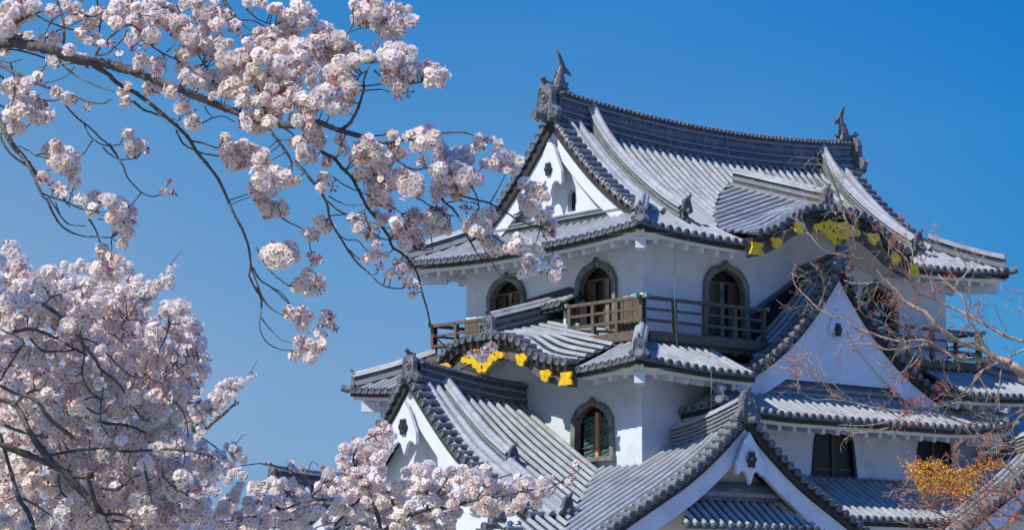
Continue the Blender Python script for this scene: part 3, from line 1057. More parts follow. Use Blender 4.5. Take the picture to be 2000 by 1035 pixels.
# ================================================================== MIDDLE STOREY
x0, x1, y0, y1 = -1.95, 11.95, -1.95, 8.0
def Z2(x, y):
    u = min(x - x0, x1 - x, y - y0, y1 - y)
    return 7.0 + .42*u + .04*u*u + lift(x, y, x0, x1, y0, y1, .18, 3.4)
K2Y, K2W, K2X = 2.85, 2.85, -2.10
def ZK2(x, y):
    t = abs(y-K2Y); k = max(0, min(1, (x+1.9)/1.0))
    return table(TK2, t)*(1-k) + (7.94 - .23*t)*k + .27*(x+2.1)
CX = 4.9
def ZC(x, y):
    t = abs(x-CX)
    z = 9.42 - 1.08*t + .105*t*t
    return z + .30*max(0, (-y)/1.35)**1.5*max(0, 1-t/2.2)**2
def keep2f(x, y):
    if min(x-x0, x1-x) < y - y0 - .02: return False
    return not (abs(x-CX) < 3.6 and y > -1.45 and ZC(x, y) > Z2(x, y) - .02) and not (abs(x-CX) < 3.42)
def keep2l(x, y):
    if min(y-y0, y1-y) < x - x0 - .02: return False
    return not (abs(y-K2Y) < K2W-.1 and ZK2(x, y) > Z2(x, y) - .02)
mid = slope(castle, X, -Y, Vector((0, -.02, 0)), x0, x1, 0, 1.93, Z2, keep2f)
mid['label'] = 'middle roof slope below the balcony on the long side'
midl = slope(castle, Y, -X, Vector((-.02, 0, 0)), y0, y1, 0, 1.93, Z2, keep2l)
midb = slope(castle, X, Y, Vector((0, 6.06, 0)), x0, x1, 0, 1.94, Z2, lambda x, y: min(x-x0, x1-x) > y1-y-.02, pitch=.4)
midr = slope(castle, Y, X, Vector((10.02, 0, 0)), y0, y1, 0, 1.93, Z2, lambda x, y: min(y-y0, y1-y) > x1-x-.02, pitch=.4)
eave_trim(mid, epts(Z2, x0, y0, 1.48, y0, 24), -Y, lambda p: 7.0)
eave_trim(mid, epts(Z2, 8.1, y0, x1, y0, 24), -Y, lambda p: 7.0)
eave_trim(midl, epts(Z2, x0, y0, x0, K2Y-K2W+.1, 24), -X, lambda p: 7.0)
eave_trim(midl, epts(Z2, x0, K2Y+K2W-.1, x0, y1, 24), -X, lambda p: 7.0)
corner_block(midl, x0+.22, y0+.22, -1, -1, 6.80)
corner_block(midl, x0+.22, y1-.22, -1, 1, 6.80)
corner_block(mid, x1-.22, y0+.22, 1, -1, 6.80)
def hip_ridge(parent, cx, cy, dx, dy, zf, k1, sc=.6, h=.26):
    d = Vector((dx, dy, 0)); c0 = Vector((cx, cy, 0)); q = []
    for i in range(12):
        k = .08 + (k1-.08)*(1 - i/11)
        pp = c0 + d*k
        q.append(Vector((pp.x, pp.y, zf(pp.x, pp.y) + .02)))
    ridge(parent, q, w_=.25, h=h, courses=3, top=.078)
    onigawara(parent, q[-1] + Z*.02, -d, sc)
    e = c0 - d*.02; e.z = zf(c0.x, c0.y) + .03
    mb = MB(); mb.tube([e + d*.3 + Z*.02, e, e - d.normalized()*.14 + Z*.05], [.08, .085, .09], 9); mb.build('corner_tile', M['cap'], parent)
hip_ridge(midl, x0, y0, 1, 1, Z2, 1.45)
hip_ridge(midl, x0, y1, 1, -1, Z2, 1.45)
hip_ridge(mid, x1, y0, -1, 1, Z2, 1.45)
# flat top under the balcony (dark boarding)
mb = MB(); mb.box(-.04, 10.04, -.04, 6.09, 7.55, 7.60); cbuild(mb, 'roof_deck', M['board'])

# left karahafu
k2r = slope(castle, X, -Y, Vector((0, K2Y, 0)), K2X, -.02, .0, K2W, lambda x, y: ZK2(x, y)+.02, lambda x, y: ZK2(x, y) > Z2(x, y) - .03 or abs(y-K2Y) < 1.2, eave=False, off=.10)
k2l = slope(castle, X, Y, Vector((0, K2Y, 0)), K2X, -.02, .0, K2W, lambda x, y: ZK2(x, y)+.02, lambda x, y: ZK2(x, y) > Z2(x, y) - .03 or abs(y-K2Y) < 1.2, eave=False, off=.10)
k2r['label'] = 'wave-shaped roof above gilded bargeboard on the narrow side'
P2 = lambda t: Vector((K2X, K2Y + t, ZK2(K2X, K2Y + t)))
full, inner = kara_front(k2r, P2, -X, K2W)
strip(k2r, [p + X*.12 for p in full], -X, .17, .30, .08, M['barge'], 'bargeboard')
strip(k2r, [p + X*.205 for p in full], -X, .20, .10, 1.0, M['soffit'], 'arched_soffit')
gold_set(k2r, P2, -X, -Y, K2W, .12, .95)
q = [Vector((x, K2Y, ZK2(x, K2Y) - .02)) for x in [-.05 - 1.85*i/9 for i in range(10)]]
ridge(k2r, q, w_=.30, h=.46, courses=7, top=.08)
onigawara(k2r, q[-1] - X*.06, -X, .85)

# big front gable (C)
CY = -1.35
cS = []
cl = slope(castle, Y, -X, Vector((CX, 0, 0)), CY+.02, -.02, .0, 3.45, ZC, lambda x, y: ZC(x, y) > Z2(x, y) - .06 or y < -1.2, eave=False, off=.05)
cr = slope(castle, Y, X, Vector((CX, 0, 0)), CY+.02, -.02, .0, 3.45, ZC, lambda x, y: ZC(x, y) > Z2(x, y) - .06 or y < -1.2, eave=False, off=.05)
cl['label'] = 'shaded slope of the large gable left of its apex'
for sg, par in ((-1, cl), (1, cr)):
    pts = [Vector((CX + sg*t, CY, ZC(CX + sg*t, CY))) for t in [3.6*i/26 for i in range(27)]]
    verge(par, pts, -Y, length=.44)
    pts2 = [Vector((CX + sg*t, CY, ZC(CX + sg*t, CY))) for t in [4.05*i/26 for i in range(27)]]
    board_curve(par, [p + Y*.06 for p in pts], -Y, .03, .10, .3, M['board'], 'verge_board')
    board_curve(par, [p + Y*.14 for p in pts2], -Y, .15, .62, .09, M['plaster'], 'bargeboard', bottomw=.36)
q = [Vector((CX, y, ZC(CX, y) - .02)) for y in [-.02 - 1.25*i/8 for i in range(9)]]
ridge(cl, q, w_=.27, h=.36, courses=5, top=.08, capm=M['ridgecap'])
onigawara(cl, q[-1] - Y*.06, -Y, .9)
hexagon(cl, Vector((CX-.1, CY+.11, 8.30)), -Y, .13)
pendant(cl, Vector((CX-.1, CY+.17, 8.36)), -Y, .55, .5)
out = [(CX + t, ZC(CX + t, CY) - .34) for t in [-2.55 + 5.1*i/30 for i in range(31)]] + [(CX + 2.55, 7.10), (CX - 2.55, 7.10)]
fill_wall('gable_wall', (0, -1.15, 0), X, out, [], M['plaster'], cl)

# balcony -------------------------------------------------------------
bal = None
BO = .55
def balcony_run(a, b, parent, posts, z=7.98, capped=True):
    a = Vector(a); b = Vector(b)
    mb = MB()
    d = (b-a).normalized()
    for h, w_, t_ in ((.70, .09, .07), (.46, .06, .05), (.22, .06, .06)):
        ex = .12 if h > .6 else 0
        mb.bar(a + Z*(z+h) - d*ex, b + Z*(z+h) + d*ex, w_, t_)
    rl = mb.build('rail', M['wood'], parent)
    L = (b-a).length
    for k in range(posts):
        p = a + d*(L*k/(posts-1))
        m2 = MB(); m2.obox(p + Z*(z+.33), d*.045, d.cross(Z)*.045, Z*.35); m2.build('post', M['wood'], parent)
    return rl
def floor_run(a, b, out, parent, z=7.90):
    mb = MB(); a = Vector(a); b = Vector(b); d = (b-a)
    c = (a+b)/2
    mb.obox(c - out*.20 + Z*z, d/2, out*.36, Z*.03)          # floor boards
    mb.obox(c + out*.165 + Z*(z-.055), d/2 + d.normalized()*.1, out*.03, Z*.10)   # edge beam
    mb.obox(c + out*.02 + Z*(z-.20), d/2, out*.05, Z*.07)
    L = d.length; n = int(L/.5)
    for k in range(n+1):
        p = a + d*(k/n)
        mb.obox(p - out*.22 + Z*(z-.28), d.normalized()*.04, out*.34, Z*.045)
    mb.build('deck', M['wood'], parent)
bal = MB(); bal.box(-.02, 10.02, -.14, -.003, 7.62, 7.85); bal = cbuild(bal, 'balcony', M['board'])
B = BO
for a, b in ((-.02, .75), (2.2, 3.9), (5.3, 6.07)):
    mb = MB()
    mb.box(-.035, -.004, a, b, 7.9, 8.74)
    k = a
    while k < b: mb.box(-.05, -.0345, k, min(b, k+.05), 7.9, 8.74); k += .3
    mb.build('dado', M['wood'], bal)
balcony_run((-B, -B, 0), (-B, 1.75, 0), bal, 4); floor_run((-B, -B, 0), (-B, 1.9, 0), -X, bal)
balcony_run((-B, 4.0, 0), (-B, D3Y+B, 0), bal, 4); floor_run((-B, 3.8, 0), (-B, D3Y+B, 0), -X, bal)
balcony_run((-B+.05, -B, 0), (3.15, -B, 0), bal, 5); floor_run((-B+.15, -B, 0), (3.2, -B, 0), -Y, bal)
balcony_run((7.1, -B, 0), (10+B, -B, 0), bal, 5); floor_run((6.9, -B, 0), (10+B, -B, 0), -Y, bal)
balcony_run((10+B, -B+.05, 0), (10+B, D3Y+B, 0), bal, 8); floor_run((10+B, -B+.1, 0), (10+B, D3Y+B, 0), X, bal)
balcony_run((-B+.05, D3Y+B, 0), (10+B-.05, D3Y+B, 0), bal, 12); floor_run((-B+.1, D3Y+B, 0), (10+B-.1, D3Y+B, 0), Y, bal)
for p in ((-B, -B-.15), (-B-.15, -B), (3.25, -B), (-B, 1.85), (-B, 3.9), (7.0, -B), (10+B, -B-.15), (-B-.15, D3Y+B)):
    m2 = MB(); m2.obox((p[0], p[1], 8.70), X*.04, Y*.04, Z*.045, taper=1.25); m2.build('rail_cap', M['copper'], bal)
# dark boarded screens where the gable roofs pass through the balcony
mb = MB()
mb.prism([(3.2, 8.62), (4.85, 9.62), (4.95, 9.50), (5.3, 9.3), (5.3, 7.9), (3.2, 7.9)], Vector((0, -.02, 0)), X, Z, Y*-.05)
cbuild(mb, 'gable_screen', M['black'])
mb = MB()
mb.bar(Vector((3.15, -.10, 8.62)), Vector((4.86, -.10, 9.64)), .14, .06); mb.bar(Vector((4.86, -.10, 9.64)), Vector((5.3, -.10, 9.35)), .14, .06)
cbuild(mb, 'screen_coping', M['ridge'])
mb = MB()
mb.prism([(1.75, 7.9), (1.75, 8.75), (2.0, 9.08), (2.35, 9.22), (4.4, 9.02), (4.7, 8.9), (4.7, 7.9)], Vector((-.02, 0, 0)), Y, Z, -X*.05)
cbuild(mb, 'ridge_screen', M['black'])
# small tiled pent roof over the ridge
def ZP(x, y): return 9.02 - .42*(-x) - .07*(y-2.0)
pent = slope(castle, Y, -X, Vector((-.06, 0, 0)), 2.0, 4.75, 0, .52, ZP, None, pitch=.2)
strip(pent, [Vector((-.56, y, ZP(-.58, y))) for y in (2.0, 3, 4, 4.75)], -X, .03, .10, .4, M['board'], 'fascia')
mb = MB(); mb.obox((-.35, 2.12, 8.4), X*.04, Y*.04, Z*.42); mb.build('post', M['plaster'], pent)

# walls of the middle storey ------------------------------------------
MX0, MX1, MY0, MY1 = -.85, 10.85, -.85, 6.9
h1 = bell_window((MX0, 0, 0), Y, -X, .66, 5.28, 6.60, .67, 'glass', 1)
ap = [(K2Y + t, ZK2(-1.0, K2Y + t) - .15) for t in [-2.2 + 4.4*i/16 for i in range(17)]]
fill_wall('wall', (MX0, 0, 0), Y, [(MY0, 1.5), (MY1, 1.5), (MY1, 7.2)] + list(reversed(ap)) + [(MY0, 7.2)], [h1], M['plaster'], nrm=-X, depth=.01)
fill_wall('wall', (0, MY0, 0), X, [(MX0, 1.5), (MX1, 1.5), (MX1, 7.2), (MX0, 7.2)], [], M['plaster'])
mb = MB(); mb.box(MX1-.1, MX1-.001, MY0+.01, MY1, 1.5, 7.2); mb.box(MX0+.1, MX1-.11, MY1-.1, MY1, 1.5, 7.2); cbuild(mb, 'wall', M['plaster'])

# ================================================================== STRIP ROOF D + BAY
Dx0, Dx1, Dy0 = .22, 9.80, -2.08
def ZD(x, y):
    u = min(x - Dx0, Dx1 - x, y - Dy0)
    return 6.18 + .50*u + .04*u*u + lift(x, y, Dx0, Dx1, Dy0, 20, .16, 2.6)
dr = slope(castle, X, -Y, Vector((0, -.90, 0)), Dx0, Dx1, 0, -.90-Dy0, ZD, lambda x, y: min(x-Dx0, Dx1-x) > y-Dy0-.02)
dl = slope(castle, Y, -X, Vector((1.4, 0, 0)), Dy0, -.86, 0, 1.4-Dx0, ZD, lambda x, y: y-Dy0 > x-Dx0-.02)
drr = slope(castle, Y, X, Vector((Dx1-1.15, 0, 0)), Dy0, -.86, 0, 1.15, ZD, lambda x, y: y-Dy0 > Dx1-x-.02)
dr['label'] = 'low eave roof at the foot of the large gable'
eave_trim(dr, epts(ZD, Dx0, Dy0, Dx1, Dy0), -Y, lambda p: 6.18, depth=1.12, raf=.46)
eave_trim(dl, epts(ZD, Dx0, Dy0, Dx0, -.87, 8), -X, lambda p: 6.18, depth=1.0)
eave_trim(drr, epts(ZD, Dx1, Dy0, Dx1, -.87, 8), X, lambda p: 6.18, depth=.8)
corner_block(dr, Dx1-.2, Dy0+.2, 1, -1, 5.99)
hip_ridge(dl, Dx0, Dy0, 1, 1, ZD, 1.1, .55, .24)
hip_ridge(drr, Dx1, Dy0, -1, 1, ZD, 1.1, .5, .24)
q = [Vector((x, -.97, ZD(3, -.99))) for x in (CX-2.75, CX, CX+2.75)]
ridge(dr, q, w_=.24, h=.28, courses=5, top=.07, capm=M['ridgecap'])
# bay wall
by = -.95
bh = []
def rect_window(cx, zb, zt, hb, ht):
    poly = [(cx-hb, zb), (cx+hb, zb), (cx+ht+.02, zt-.42), (cx+ht-.04, zt-.26), (cx+ht-.13, zt-.17), (cx+ht-.26, zt-.12), (cx+ht*.30, zt-.07), (cx, zt-.0), (cx-ht*.30, zt-.07), (cx-ht+.26, zt-.12), (cx-ht+.13, zt-.17), (cx-ht+.04, zt-.26), (cx-ht-.02, zt-.42)]
    mb = MB(); n = len(poly)
    ins = [(cx + (a-cx)*.87, zb + .05 + (b-zb)*.93) for a, b in poly]
    vs = []
    for a, b in zip(poly, ins):
        vs += [Vector((a[0], by+.02, a[1])), Vector((a[0], by-.05, a[1])), Vector((b[0], by-.05, b[1])), Vector((b[0], by+.075, b[1]))]
    fs = []
    for i in range(n):
        j = (i+1) % n
        for k in range(3): fs.append((i*4+k, i*4+k+1, j*4+k+1, j*4+k))
    mb.add(vs, fs)
    fr = cbuild(mb, 'window', M['black'])
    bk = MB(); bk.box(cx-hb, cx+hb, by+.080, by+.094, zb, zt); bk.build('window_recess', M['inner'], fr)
    s1 = MB(); s1.box(cx-hb*.8, cx-.06, by+.045, by+.06, zb, zt-.1); s1.box(cx+.04, cx+hb*.8, by+.055, by+.07, zb, zt-.1); s1.build('shutter', M['black'], fr)
    m1 = MB(); m1.box(cx-.05, cx+.03, by+.0, by+.04, zb, zt-.1)
    m1.box(cx-hb*.8, cx-.052, by+.01, by+.042, zb+.16, zb+.20); m1.box(cx+.032, cx+hb*.8, by+.01, by+.042, zb+.16, zb+.20); m1.build('mullion', M['shutter'], fr)
    return poly
bh = [rect_window(4.92, 5.02, 6.22, .74, .62), rect_window(8.33, 5.02, 6.22, .66, .56)]
fill_wall('wall', (0, by, 0), X, [(1.1, 3.5), (9.1, 3.5), (9.1, 6.42), (1.1, 6.42)], bh, M['plaster'], nrm=-Y, depth=.06)
mb = MB(); mb.box(9.0, 9.099, by+.002, MY0+.001, 3.5, 6.42); cbuild(mb, 'wall', M['plaster'])

# ================================================================== LOWER ROOFS
AY = 3.03
def ZA(x, y):
    t = abs(AY - y)
    z = 6.60 - .64*t + .01*t*t
    w_ = max(0, min(1.2, (-.85-x)/3.3))**1.5
    return z + w_*(.40*max(0, 1-t/2.3)**2 - .30*min(1, t/1.6))
BX = 0.0
def ZBf(bx):
    def f(x, y):
        t = abs(x-bx)
        z = 5.45 - .46*t - .012*t*t
        return z + .52*max(0, min(1.2, (-.85-y)/2.3))**1.5*max(0, 1-t/2.2)**2
    return f
ZB = ZBf(0.0); ZB2 = ZBf(10.0)
FE = -2.62
def ZF(x, y): return 4.0 + .55*(y-FE) + .02*(y-FE)**2
AXV = -4.15
def keepA(x, y):
    if x < AXV and y > -1.15: return False
    if x > -.84 and y > -.86: return False
    return ZA(x, y) > ZB(x, y) - .02 if x < .1 else False
ar = slope(castle, X, -Y, Vector((0, AY, 0)), -5.15, 0.1, 0, 6.1, ZA, keepA, eave=False, off=.03)
ar['label'] = 'long sunlit slope below the left gable'
al = slope(castle, X, Y, Vector((0, AY, 0)), AXV, -.86, 0, 5.0, ZA, None, eave=False)
def keepB(x, y):
    if y > -.87 and x > -.86: return False
    return ZB(x, y) > ZA(x, y) - .02
BYV = -3.17
bl = slope(castle, Y, -X, Vector((0, 0, 0)), BYV, 1.4, 0, 4.6, ZB, keepB, eave=False, off=.1)
bl['label'] = 'sunlit slope left of the lower front gable'
def keepBr(x, y): return ZB(x, y) > ZF(x, y) - .02 or y < -2.5
br = slope(castle, Y, X, Vector((0, 0, 0)), BYV, -.97, 0, 3.4, ZB, keepBr, eave=False)
# gutter strip in the valley
mb = MB()
vp = []
for i in range(20):
    y = .45 - 3.4*i/19
    lo, hi = -5.5, -.2
    za = ZA(-2, y)
    for _ in range(40):
        m_ = (lo+hi)/2
        if ZB(m_, -.9) > ZA(m_, y): hi = m_
        else: lo = m_
    vp.append(Vector((lo, y, ZA(lo, y) + .02)))
for a, b in zip(vp, vp[1:]):
    n_ = Vector((.05, -.04, 0))
    mb.add([a - n_, a + n_, b + n_, b - n_], [(0, 1, 2, 3)])
mb.build('valley_gutter', M['board'], ar)
# gable edges A
for sg, par, tm in ((-1, ar, 4.2), (1, al, 4.8)):
    pts = [Vector((AXV, AY + sg*t, ZA(AXV, AY + sg*t))) for t in [tm*i/26 for i in range(27)]]
    verge(par, pts, -X, length=.46)
    board_curve(par, [p + X*.06 for p in pts], -X, .03, .11, .3, M['board'], 'verge_board')
    board_curve(par, [p + X*.14 for p in pts], -X, .16, .34, .10, M['plaster'], 'bargeboard', bottomw=.38)
    mb = MB()
    for off in (.50, .76):
        barrels(mb, [Vector((AXV + off, p.y, ZA(AXV + off, p.y) + .07)) for p in pts], X, r=.085)
    mb.build('edge_cover_tiles', M['tile'], par)
    q = [Vector((AXV+1.02, AY + sg*t, ZA(AXV+1.02, AY + sg*t))) for t in [.15 + 2.15*i/16 for i in range(17)]]
    ridge(par, q, w_=.26, h=.26, courses=5, top=.082)
    tome(par, q[-1] + Y*sg*.08 + Z*.18, Vector((0, sg, 0)), .75)
    q = [Vector((AXV+.90, AY + sg*t, ZA(AXV+.90, AY + sg*t))) for t in [2.4 + 1.75*i/8 for i in range(9)]]
    ridge(par, q, w_=.26, h=.14, courses=3, top=.082)
    tome(par, q[-1] + Y*sg*.08 + Z*.10, Vector((0, sg, 0)), .85)
q = [Vector((x, AY, ZA(x, AY) - .05)) for x in [-.86 - 3.0*i/14 for i in range(15)]]
main_ridge(ar, list(reversed(q)), h=.40, w_=.32, dots=False)
onigawara(ar, Vector((-4.02, AY, q[-1].z + .02)), -X, .95)
fill_wall('gable_wall', (AXV+.55, 0, 0), Y, [(AY + t, ZA(AXV, AY + t) - .40) for t in [-4 + 8*i/30 for i in range(31)]] + [(AY + 4, 2.5), (AY - 4, 2.5)], [], M['plaster'], ar)
pendant(ar, Vector((AXV+.06, AY, 5.80)), -X, .85, .85)
hexagon(ar, Vector((AXV-.03, AY, 5.93)), -X, .15)
# lower outer gable edge of the same slope
pts = [Vector((-5.12, AY - t, ZA(-5.12, AY - t))) for t in [4.4 + 1.8*i/12 for i in range(13)]]
verge(ar, pts, -X, length=.46)
board_curve(ar, [p + X*.14 for p in pts], -X, .14, .46, .10, M['plaster'], 'bargeboard')
def ZG(x, y): return 3.78 - .55*max(0, y+1.3)
# outer low gable: peak plaster barge seen between the blossoms
pts = [Vector((-5.12, -1.35 + t, 3.93 - .60*t + .03*t*t)) for t in [2.0*i/12 for i in range(13)]]
verge(ar, pts, -X, length=.46)
board_curve(ar, [p + X*.14 for p in pts], -X, .14, .46, .10, M['plaster'], 'bargeboard')
mb = MB(); mb.prism([(-3.2, 2.4), (.7, 2.4), (-1.35, 3.7)], Vector((-4.7, 0, 0)), Y, Z, X*.05); mb.build('gable_panel', M['soffit'], ar)

# gable edges B (front) and its twin on the right
def front_gable(bx, f, parl, parr, rightonly=False):
    for sg, par in ((-1, parl), (1, parr)):
        pts = [Vector((bx + sg*t, BYV, f(bx + sg*t, BYV))) for t in [4.2*i/30 for i in range(31)]]
        verge(par, pts, -Y, length=.46)
        board_curve(par, [p + Y*.06 for p in pts], -Y, .03, .11, .3, M['board'], 'verge_board')
        board_curve(par, [p + Y*.14 for p in pts], -Y, .16, .36, .10, M['plaster'], 'bargeboard', bottomw=.42)
    q = [Vector((bx, y, f(bx, y) - .03)) for y in [-.96 - 2.1*i/10 for i in range(11)]]
    ridge(parl, q, w_=.28, h=.40, courses=11, top=.085)
    onigawara(parl, q[-1] - Y*.05, -Y, .95)
    pendant(parl, Vector((bx, BYV+.06, f(bx, BYV) - .95)), -Y, .8, .8)
    hexagon(parl, Vector((bx, BYV-.03, f(bx, BYV) - .88)), -Y, .15)
    fill_wall('gable_wall', (0, BYV+.75, 0), X, [(bx + t, f(bx + t, BYV) - .38) for t in [-3.6 + 7.2*i/30 for i in range(31)]] + [(bx + 3.6, 2.6), (bx - 3.6, 2.6)], [], M['soffit'], parl)  # recessed wall takes the plaster with bounce light in its colour
    # skirt ridge and roof at the foot of the recessed gable
    q = [Vector((x, BYV+.52, 4.33)) for x in (bx-1.35, bx, bx+1.35)]
    ridge(parl, q, w_=.24, h=.20, courses=3, top=.07, capm=M['ridgecap'])
front_gable(0.0, ZB, bl, br)
skirt = slope(castle, X, -Y, Vector((0, BYV+.6, 0)), -2.0, 2.0, 0, .72, lambda x, y: 4.28 + .82*(y-(BYV+.6)), lambda x, y: abs(x) < 1.25 + (BYV+.6-y)*1.05, eave=True)
b2l = slope(castle, Y, -X, Vector((10, 0, 0)), BYV, -.97, 0, 3.6, ZB2, lambda x, y: ZB2(x, y) > ZF(x, y) - .02 or y < -2.5, eave=False, off=.1)
b2r = slope(castle, Y, X, Vector((10, 0, 0)), BYV, -.97, 0, 3.6, ZB2, None, eave=False)
front_gable(10.0, ZB2, b2l, b2r)
# front skirt roof F
fr_ = slope(castle, X, -Y, Vector((0, -.96, 0)), .8, 9.6, 0, -.96-FE, ZF, lambda x, y: (ZF(x, y) > ZB(x, y) - .02) and (ZF(x, y) > ZB2(x, y) - .02))
fr_['label'] = 'low front roof between the two lower gables'
eave_trim(fr_, epts(ZF, 2.9, FE, 7.3, FE, 20), -Y, lambda p: 3.95, depth=1.1)
mb = MB(); mb.box(.8, 9.3, -1.12, -.953, 4.86, 5.0); mb.build('flashing_ridge', M['ridge'], fr_)

# lower storey walls and stone base (below the frame)
mb = MB()
mb.box(-2.9, 12.9, -1.7, 8.4, 1.4, 3.35)
cbuild(mb, 'wall', M['plaster'])
mb = MB()
mb.obox((5, 3.3, .7), X*8.9, Y*6.0, Z*.7, taper=.94)
cbuild(mb, 'stone_base', M['stone'])
# wing to the right, seen past the corner
mb = MB(); mb.box(11.2, 19, 1.2, 6, 1.5, 6.5); cbuild(mb, 'wing_wall', M['plaster'])
wr = slope(castle, X, -Y, Vector((0, 3.6, 0)), 11.2, 19.4, 0, 3.4, lambda x, y: 6.2 + .5*(y-.2), None)

# small annex roof beyond the left gable, mostly behind blossom
ZX = lambda x, y: 4.95 - .62*abs(y-9.0) + .02*(y-9.0)**2 + .10*max(0, -2.4-x)
xr = slope(castle, X, -Y, Vector((0, 9.0, 0)), -3.4, 1.0, 0, 2.6, ZX, None)
xl = slope(castle, X, Y, Vector((0, 9.0, 0)), -3.4, 1.0, 0, 2.6, ZX, None, pitch=.4)
for sg in (-1, 1):
    verge(xr if sg < 0 else xl, [Vector((-3.4, 9.0 + sg*t*.2, ZX(-3.4, 9.0 + sg*t*.2))) for t in range(13)], -X)
ridge(xr, [Vector((x, 9.0, ZX(x, 9.0))) for x in (1.0, -.5, -2, -3.3)], w_=.26, h=.26, courses=3, top=.08, capm=M['ridgecap'])
onigawara(xr, Vector((-3.4, 9.0, ZX(-3.4, 9.0))), -X, .6)
mb = MB(); mb.box(-2.9, 1.0, 7.5, 10.5, 1.4, 4.0); cbuild(mb, 'annex_wall', M['plaster'])

# lightning conductor wires
mb = MB()
mb.tube([Vector((.31, -1.14, 9.93)), Vector((-.1, -1.12, 9.71)), Vector((-.12, -1.12, 8.43)), Vector((.15, -.9, 7.55)), Vector((.06, -2.02, 7.0)), Vector((.06, -2.02, 6.79)), Vector((.05, -2.0, 5.9))], .008, 5)
cbuild(mb, 'lightning_wire', M['wire'])
mb = MB()
for i in range(1, len(rp)-1, 1):
    p = rp[i]; mb.tube([p + Vector((0, -.235, .68)), p + Vector((.0, -.12, .80)), p + Vector((0, 0, .825))], .010, 4)
p = rp[13]
mb.tube([p + Vector((0, -.235, .70)), p + Vector((0, -.24, .4)), p + Vector((0.02, -.3, .05))], .012, 4)
mb.build('ridge_wire', M['wire'], upper)

# ================================================================== TREES
import numpy as np
NR = np.random.default_rng(11)
def at(px, py, depth):
    """point seen at photo pixel (px,py), `depth` metres in front of the camera plane"""
    return CAM + (FW + RT*((px-1000.0)/F_PX) - UP*((py-517.5)/F_PX))*depth

M['bark'] = mat('cherry_bark', (.060, .050, .043), (.15, .13, .115), scale=26, rough=.85, c3=(.20, .20, .16), scale2=9, bump=.6, bscale=60)
M['bark2'] = mat('maple_bark', (.27, .17, .11), (.46, .36, .26), scale=22, rough=.8, bump=.4, bscale=60)
M['twig'] = mat('maple_twig', (.30, .22, .18), (.46, .40, .35), scale=14, rough=.75, c3=(.36, .10, .09), scale2=5)
M['petal'] = mat('cherry_petal', (.95, .80, .73), (.96, .90, .81), scale=7, rough=.6, island=.04, trans=.46, transc=(.98, .86, .78), c3=(.96, .92, .84), scale2=3)
M['centre'] = mat('flower_centre', (.50, .22, .03), (.62, .36, .05), scale=30, rough=.6)
M['throat'] = mat('flower_throat', (.74, .40, .42), (.84, .56, .56), scale=20, rough=.6, trans=.2, transc=(.8, .45, .45))
M['bud'] = mat('pink_bud', (.42, .045, .10), (.66, .20, .27), scale=25, rough=.5, island=.3)
M['calyx'] = mat('bronze_calyx', (.20, .05, .02), (.36, .22, .03), scale=25, rough=.6, island=.3)
M['redbud'] = mat('red_maple_bud', (.40, .04, .03), (.60, .14, .06), scale=20, rough=.5, island=.3)
M['leafy'] = mat('young_maple_leaf', (.78, .40, .01), (.85, .62, .02), scale=9, rough=.5, island=.35, trans=.35, transc=(.8, .55, .02), c3=(.72, .20, .02), scale2=7)
M['leafr'] = mat('red_maple_leaf', (.60, .09, .02), (.80, .30, .02), scale=9, rough=.5, island=.35, trans=.3, transc=(.7, .15, .02))

def crv(pts, seg=5):
    """Catmull-Rom through (x,y,w) pixel points"""
    out = []
    n = len(pts)
    for i in range(n-1):
        p0 = pts[max(0, i-1)]; p1 = pts[i]; p2 = pts[i+1]; p3 = pts[min(n-1, i+2)]
        for k in range(seg):
            t = k/seg
            out.append(tuple(.5*((2*p1[j]) + (-p0[j]+p2[j])*t + (2*p0[j]-5*p1[j]+4*p2[j]-p3[j])*t*t + (-p0[j]+3*p1[j]-3*p2[j]+p3[j])*t**3) for j in range(len(p1))))
    out.append(tuple(pts[-1]))
    return out

# templates -----------------------------------------------------------
def flower_template():
    vs = []; fs = []; mi = []
    for k in range(5):
        a = 2*PI*k/5
        ca, sa = math.cos(a), math.sin(a)
        o = len(vs)
        # (radial, side, height)
        for r, s_, h in ((.10, -.05, .06), (.10, .05, .06), (.55, -.40, .14), (.55, .40, .14), (1.0, -.30, .20), (1.0, .30, .20), (.92, 0, .19), (.55, 0, .08)):
            vs.append((r*ca - s_*sa, r*sa + s_*ca, h))
        fs += [(o, o+7, o+2), (o, o+1, o+7), (o+1, o+3, o+7), (o+2, o+7, o+4), (o+4, o+7, o+6), (o+6, o+7, o+5), (o+5, o+7, o+3)]
        mi += [0]*7
    o = len(vs)
    for k in range(6):
        a = 2*PI*k/6
        vs.append((.25*math.cos(a), .25*math.sin(a), .12))
    vs.append((0, 0, .26))
    for k in range(6):
        fs.append((o+k, o+(k+1) % 6, o+6)); mi.append(1)
    return np.array(vs), np.array(fs), np.array(mi)
def bud_template():
    vs = []; fs = []; mi = []
    for j, (h, r) in enumerate(((0, .12), (.35, .30), (.8, .26), (1.15, .03))):
        for k in range(5):
            a = 2*PI*k/5
            vs.append((r*math.cos(a), r*math.sin(a), h))
    for j in range(3):
        for k in range(5):
            q = [j*5+k, j*5+(k+1) % 5, (j+1)*5+(k+1) % 5, (j+1)*5+k]
            fs += [(q[0], q[1], q[2]), (q[0], q[2], q[3])]
            mi += [1 if j == 0 else 0]*2
    # stalk
    o = len(vs)
    vs += [(.06, 0, 0), (-.03, .05, 0), (-.03, -.05, 0), (.06, 0, -1.3), (-.03, .05, -1.3), (-.03, -.05, -1.3)]
    for a, b in ((0, 1), (1, 2), (2, 0)):
        fs += [(o+a, o+b, o+b+3), (o+a, o+b+3, o+a+3)]; mi += [1, 1]
    return np.array(vs), np.array(fs), np.array(mi)
